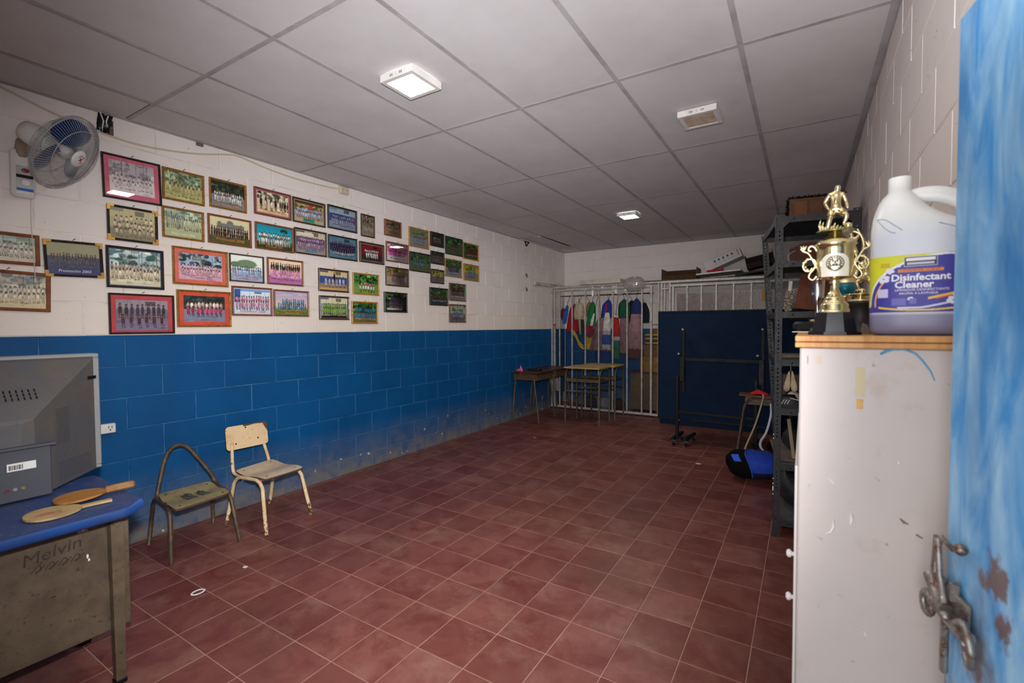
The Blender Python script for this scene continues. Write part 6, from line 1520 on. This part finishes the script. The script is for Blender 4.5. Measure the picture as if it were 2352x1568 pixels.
# plaque with a lion medallion facing the door
pn = Vector((-.04, -1, 0)).normalized(); pu = Vector((0, 0, 1)).cross(pn) * -1; pu = Vector((1, -.04, 0)).normalized()
po = Vector((TX, TY, TZ)) + pn * .0352
def curve_pt(x, z, off): 
    a = x / .0352
    return Vector((TX, TY, TZ)) + pn * ((.0352 + off) * math.cos(a)) + pu * ((.0352 + off) * math.sin(a)) + Vector((0, 0, z))
poly = [(-.027, .1275), (.027, .1275), (.027, .158)] + [(.027 * math.cos(a), .158 + .021 * math.sin(a)) for a in [PI * k / 12 for k in range(1, 12)]] + [(-.027, .158)]
PLQ = M('plaque_painted_glare', (252, 246, 228), .3, .15)  # gold plaque coloured near white, the flash reflection painted in
mb = MB(); rows = 14
def plq(u, v):
    z = .1275 + .0515 * v
    hw = .027 if z < .158 else .027 * math.sqrt(max(0, 1 - ((z - .158) / .0212) ** 2))
    return tuple(curve_pt(hw * (2 * u - 1), z, .0012))
mb.grid(plq, 14, rows); pq = mb.build('plaque', PLQ, tr)
LION = M('medal_bronze', (120, 104, 66), .35, .7)
mb = MB(); mb.tube([curve_pt(.0155 * math.cos(a), .156 + .0155 * math.sin(a), .002) for a in [2 * PI * k / 28 for k in range(28)]], .0009, 6, closed=True)
for k in range(13):
    a = -.7 + k * (PI + 1.4) / 12
    mb.tube([curve_pt(.0085 * math.cos(a), .1575 + .0085 * math.sin(a), .002), curve_pt(.0138 * math.cos(a + .12), .1565 + .0138 * math.sin(a + .12), .0022)], [.0016, .0008], 5)
mb.tube(smooth_path([curve_pt(-.012, .150, .002), curve_pt(-.006, .143, .002), curve_pt(0, .139, .002), curve_pt(.006, .143, .002), curve_pt(.012, .150, .002)], 4), .0012, 5)
for s in (-1, 1): mb.ball(curve_pt(s * .0036, .1605, .002), .0017, 6); mb.tube([curve_pt(s * .006, .164, .002), curve_pt(s * .0022, .162, .0025)], .0009, 5)
mb.tube([curve_pt(0, .162, .0025), curve_pt(0, .155, .003)], [.001, .0022], 6); mb.ball(curve_pt(-.0025, .152, .002), .0028, 6); mb.ball(curve_pt(.0025, .152, .002), .0028, 6)
mb.build('lion_medallion', LION, pq)
statuette('footballer_figure', tr, (TX, TY, TZ + .232), 1.0, GOLD)
MB().ball((TX + .0225, TY - .013, TZ + .2385), .0068, 12).build('ball', GOLD, tr)
mb = MB()
for k in range(9):
    x = -.027 + .0045 * k
    h = (.026, .021, .012, .016, .011, .017, .012, .009, .007)[k]
    mb.tube([(TX + x, TY - .002, TZ + .232), (TX + x - .003 + .001 * k, TY - .001, TZ + .232 + h * .6), (TX + x - .001 + .001 * k, TY, TZ + .232 + h)], [.0034, .0026, .0006], 6)
mb.build('grass_ornament', GOLD, tr)
t2 = thing('trophy', 'small silver goblet trophy half hidden left behind the tall gold one', 'trophy', (3.70, 1.42, TOPZ))
MB().lathe([(.017, 0), (.017, .012), (.010, .016)], (3.70, 1.42, TOPZ), 20).build('base', BASEB, t2)
MB().lathe([(.010, .016), (.007, .03), (.005, .05), (.007, .075), (.0125, .084), (.0135, .10), (.015, .135), (.017, .137), (.014, .1375), (.0115, .1)], (3.70, 1.42, TOPZ), 24).build('cup', SILVER, t2)
t3 = thing('trophy', 'gold footballer trophy on a black drum base, behind the tall trophy and the bottle', 'trophy', (3.79, 1.46, TOPZ))
MB().lathe([(.042, 0), (.042, .006), (.038, .008), (.037, .07), (.040, .074), (.040, .08), (.0, .08)], (3.79, 1.46, TOPZ), 32).build('drum_base', M('matt_black_base', (24, 24, 26), .45), t3)
MB().lathe([(.03, .0802), (.03, .084), (.012, .088), (.012, .092), (.032, .096), (.032, .0985), (.0, .0985)], (3.79, 1.46, TOPZ), 28).build('dish', GOLD, t3)
statuette('footballer_figure', t3, (3.80, 1.46, TOPZ + .0985), .95, GOLD, 0, -1)
MB().ball((3.792, 1.445, TOPZ + .105), .007, 10).build('ball', GOLD, t3)
t4 = thing('trophy', 'gold trophy with a teal bowl, furthest back behind the tall one', 'trophy', (3.765, 1.56, TOPZ))
MB().lathe([(.03, 0), (.028, .03), (.0, .03)], (3.765, 1.56, TOPZ), 8, smooth=False).build('base', BASEB, t4)
MB().lathe([(.018, .0302), (.014, .045), (.006, .06), (.006, .085), (.012, .095), (.018, .1)], (3.765, 1.56, TOPZ), 24).build('stem', GOLD, t4)
MB().lathe([(.012, .1), (.021, .108), (.023, .12), (.022, .133), (.0, .134)], (3.765, 1.56, TOPZ), 24).build('bowl', M('teal_bowl', (10, 112, 132), .25, .3), t4)
MB().lathe([(.021, .1342), (.024, .15), (.025, .172), (.016, .18), (.006, .186), (.0, .188)], (3.765, 1.56, TOPZ), 24).build('lid', GOLD, t4)
statuette('figure', t4, (3.778, 1.56, TOPZ + .186), .82, GOLD, 1, -1)
mb = MB(); mb.tube(smooth_path([(3.765, 1.56, TOPZ + .19), (3.79, 1.56, TOPZ + .2), (3.803, 1.56, TOPZ + .23), (3.795, 1.56, TOPZ + .262), (3.778, 1.56, TOPZ + .272)], 5), .0035, 7); mb.build('wreath', GOLD, t4)
# papers and books further back on the locker
tag(MB().prism([(3.640, 1.70), (3.70, 1.66), (3.74, 1.80), (3.662, 1.83)], (0, 0, TOPZ), (1, 0, 0), (0, 1, 0), (0, 0, .002)).build('paper_sheet', PAPER), 'white paper overhanging the left edge of the plywood top', 'paper')
tag(MB().obox((3.672, 1.745, TOPZ + .018), (.05, .07, .03), Rz(.3), 0, .008).build('black_pouch', BLACKP), 'small black pouch on the paper on the locker', 'pouch')
for k, (c, l) in enumerate((((206, 196, 170), 'cream booklet, bottom of the pile behind the trophies'), ((60, 84, 70), 'dark green booklet in the pile behind the trophies'), ((206, 176, 130), 'tan booklet, top of the pile behind the trophies'))):
    tag(MB().obox((3.735, 1.72, TOPZ + .0085 + .0125 * k), (.075, .11, .012), Rz(.1 * k), 0, .001).build('booklet', M('booklet_%d' % k, c, .7)), l, 'booklet', 'booklets on the locker')
tag(MB().prism([(0, 0), (.018, .0), (.012, .022), (.004, .026)], (3.782, 1.345, TOPZ), (1, 0, 0), (0, 0, 1), (0, .012, 0)).build('grey_wedge', M('grey_wedge', (120, 112, 100), .6)), 'tiny grey wedge on the plywood between trophy and bottle', 'wedge')

# ------------------------------------------------------------------ disinfectant jug
JO, JA = Vector((3.879, 1.252, TOPZ)), -.12
JR = Rz(JA)
jug = thing('cleaner_jug', 'white plastic jug of disinfectant cleaner with a purple label, on the locker', 'jug', JO)
secs = [(.0, -.078, .078, .048), (.004, -.087, .087, .057), (.012, -.090, .090, .060), (.045, -.090, .090, .060), (.195, -.090, .090, .060), (.208, -.090, .082, .060), (.222, -.089, .055, .058), (.238, -.0875, .026, .055), (.255, -.084, .004, .050), (.270, -.079, -.008, .043), (.282, -.073, -.015, .034), (.290, -.066, -.021, .026), (.295, -.0625, -.0245, .0195)]
def se(z, u, off=0.0):
    for i in range(len(secs) - 1):
        if z <= secs[i + 1][0]: break
    a, b = secs[i], secs[i + 1]
    t = min(max((z - a[0]) / (b[0] - a[0]), 0), 1); t = t * t * (3 - 2 * t) if z > .2 else t
    xl, xr, d = [a[k] + (b[k] - a[k]) * t for k in (1, 2, 3)]
    an = 2 * PI * u
    pw = .62 + .38 * min(max((z - .2) / .09, 0), 1)
    cx, sx = math.cos(an), math.sin(an)
    x = (xl + xr) / 2 + ((xr - xl) / 2 + off) * math.copysign(abs(cx) ** pw, cx)
    y = (d + off) * math.copysign(abs(sx) ** pw, sx)
    return JO + JR @ Vector((x, y, z))
def jug_mat():
    t = NT('jug_translucent_white')
    z = t.math('SUBTRACT', t.sep()[2], TOPZ)
    c = t.mix(t.ramp(z, .195, .235), (212, 215, 223), (232, 232, 228))
    c = t.mix(t.ramp(z, .040, .046), (132, 132, 160), c)
    t.b.inputs['Subsurface Weight'].default_value = 0.0
    return t.set(c, .34)
JM = jug_mat()
zs = [0, .002, .004, .008, .012, .03, .045, .08, .12, .16, .195, .202, .208, .215, .222, .23, .238, .246, .255, .263, .270, .276, .282, .286, .290, .2925, .295]
mb = MB(); mb.grid(lambda u, v: tuple(se(zs[int(round(v * (len(zs) - 1)))], u)), 56, len(zs) - 1, close_u=True); mb.build('body', JM, jug)
nk = JO + JR @ Vector((-.0435, 0, 0))
MB().lathe([(.019, .294), (.0192, .322), (.0180, .3235), (.0165, .3235), (.0165, .296), (.0, .296)], nk, 32).build('neck', JM, jug)
MB().tube([tuple(JO + JR @ Vector(p)) for p in smooth_path([(-.03, 0, .279), (-.008, 0, .283), (.02, 0, .279), (.046, 0, .265), (.066, 0, .243), (.074, 0, .215), (.075, 0, .195)], 6)], [.0125] * 37, 14, flat=1.3).build('handle', JM, jug)
LW, LH_ = 300, 192
img = np.zeros((LH_, LW, 3)) + np.array((62, 56, 150))
yy, xx = np.mgrid[0:LH_, 0:LW]; U, Vv = xx / LW, 1 - yy / LH_
def ell(cx, cy, rx, ry): return ((U - cx) / rx) ** 2 + ((Vv - cy) / ry) ** 2
outside = (ell(.62, .12, .55, .86) > 1) & (U < .62) & (Vv > .1)
img[outside] = (214, 214, 40)
edge = (np.abs(ell(.62, .12, .55, .86) - 1) < .035) & (U < .85) & (Vv > .12); img[edge] = (240, 240, 246)
o2 = (np.abs(ell(.60, .16, .47, .72) - 1) < .03) & (U < .24) & (Vv < .55) & (Vv > .1); img[o2] = (236, 176, 60)
lo = (np.abs(ell(.45, .34, .5, .30) - 1) < .09) & (Vv < .2) & (U > .16) & (U < .75); img[lo] = (232, 196, 50)
sw = (np.abs((Vv - (.05 + .62 * (U - .45) ** 1.2 * (U > .45))) - .17) < .02) & (U > .5); img[sw] = (236, 190, 50)
sw2 = (np.abs((Vv - (.05 + .62 * (U - .45) ** 1.2 * (U > .45))) - .14) < .012) & (U > .55); img[sw2] = (210, 60, 90)
sw3 = (np.abs((Vv - (.0 + .62 * (np.maximum(U - .45, 0)) ** 1.2)) - .08) < .016) & (U > .3); img[sw3] = (206, 206, 232)
for cx, cy, r in ((.245, .735, .028), (.20, .60, .04), (.305, .82, .016), (.39, .235, .018), (.70, .27, .04), (.66, .2, .035), (.76, .33, .035), (.73, .80, .022), (.80, .27, .03)):
    for k in range(5):
        a = k * 1.2566 + cx * 9
        m = ((U - cx - r * .7 * math.cos(a)) / (r * .55)) ** 2 + ((Vv - cy - r * 1.1 * math.sin(a)) / (r * .85)) ** 2 < 1
        img[m] = (226, 224, 240)
img[(U > .155) & (U < .235) & (Vv > .27) & (Vv < .42)] = (196, 194, 222)
img[(U > .26) & (U < .36) & (Vv > .13) & (Vv < .25)] = (104, 100, 178); img[(U > .38) & (U < .43) & (Vv > .15) & (Vv < .24)] = (104, 100, 178)
img[(U > .34) & (U < .56) & (Vv > .795) & (Vv < .965)] = (206, 204, 214); img[(U > .345) & (U < .555) & (Vv > .805) & (Vv < .955)] = (40, 36, 70)
img[(U > .355) & (U < .545) & (Vv > .89) & (Vv < .94)] = (232, 232, 236); img[(U > .36) & (U < .54) & (Vv > .825) & (Vv < .86)] = (200, 200, 214)
img[(U > .30) & (U < .60) & (Vv > .70) & (Vv < .752)] = (232, 140, 60)
img[(U > .175) & (U < .245) & (Vv > .80) & (Vv < .88) & outside] = (206, 176, 40)
L0, L1 = .046, .158
_u = np.linspace(0, 1, 400); _p = [se(.1, .52 + u * .46, .0012) for u in _u]
_s = np.concatenate([[0], np.cumsum([(_p[i + 1] - _p[i]).length for i in range(399)])])
def ARC0(u): return float(_s[-1]) * u
def U_AT(s): return float(np.interp(s, _s, _u))
LWHT = M('label_white', (238, 236, 244), .45)
def lab(u, v, off=.0007): return tuple(se(L0 + (L1 - L0) * v, .52 + U_AT(ARC0(1.0) * u) * .46, off))
colour_grid_fn = lambda s, t: tuple(Vector(lab(s, t)) - JO)
lb = colour_grid('label', img, colour_grid_fn, PRINT, jug)
lb['_w'] = tuple(JO)
def label_text(body, size, cx, cy, mat, name, bold=0.0, shear=0.0, asp=1.0):
    vs, fs = text_geo(body, size, shear, 0.0, bold)
    # u of the label runs along the surface: find it from the arc length table
    out = []
    for x, y, z in vs:
        arcx = ARC0(cx) + x * asp
        out.append(tuple(se(L0 + (L1 - L0) * cy + y, .52 + U_AT(arcx) * .46, .0012)))
    MB().add(out, fs).build(name, mat, lb)
label_text('Disinfectant', .0182, .45, .60, LWHT, 'lettering', bold=.0005)
label_text('Cleaner', .0182, .41, .475, LWHT, 'lettering', bold=.0005)
label_text('LAVENDER SCENT', .0072, .45, .726, M('label_ink', (150, 60, 40), .5), 'lettering')
label_text('LIMPIADOR DESINFECTANTE', .0062, .46, .385, LWHT, 'lettering')
label_text('AROMA A LAVANDA', .0062, .44, .325, LWHT, 'lettering')
label_text('180 FL OZ', .0075, .80, .075, LWHT, 'lettering')
PEN = M('blue_pen_line', (130, 156, 190), .5)
def pen(pts): 
    out = [tuple(se(z, u, .0005)) for u, z in pts]
    MB().tube(out, .0007, 4).build('pen_scribble', PEN, jug)
pen([(.60, .236), (.625, .226), (.65, .214), (.672, .206), (.69, .203)]); pen([(.60, .236), (.64, .235), (.665, .231), (.685, .222), (.71, .207)]); pen([(.78, .215), (.80, .205), (.82, .20)])
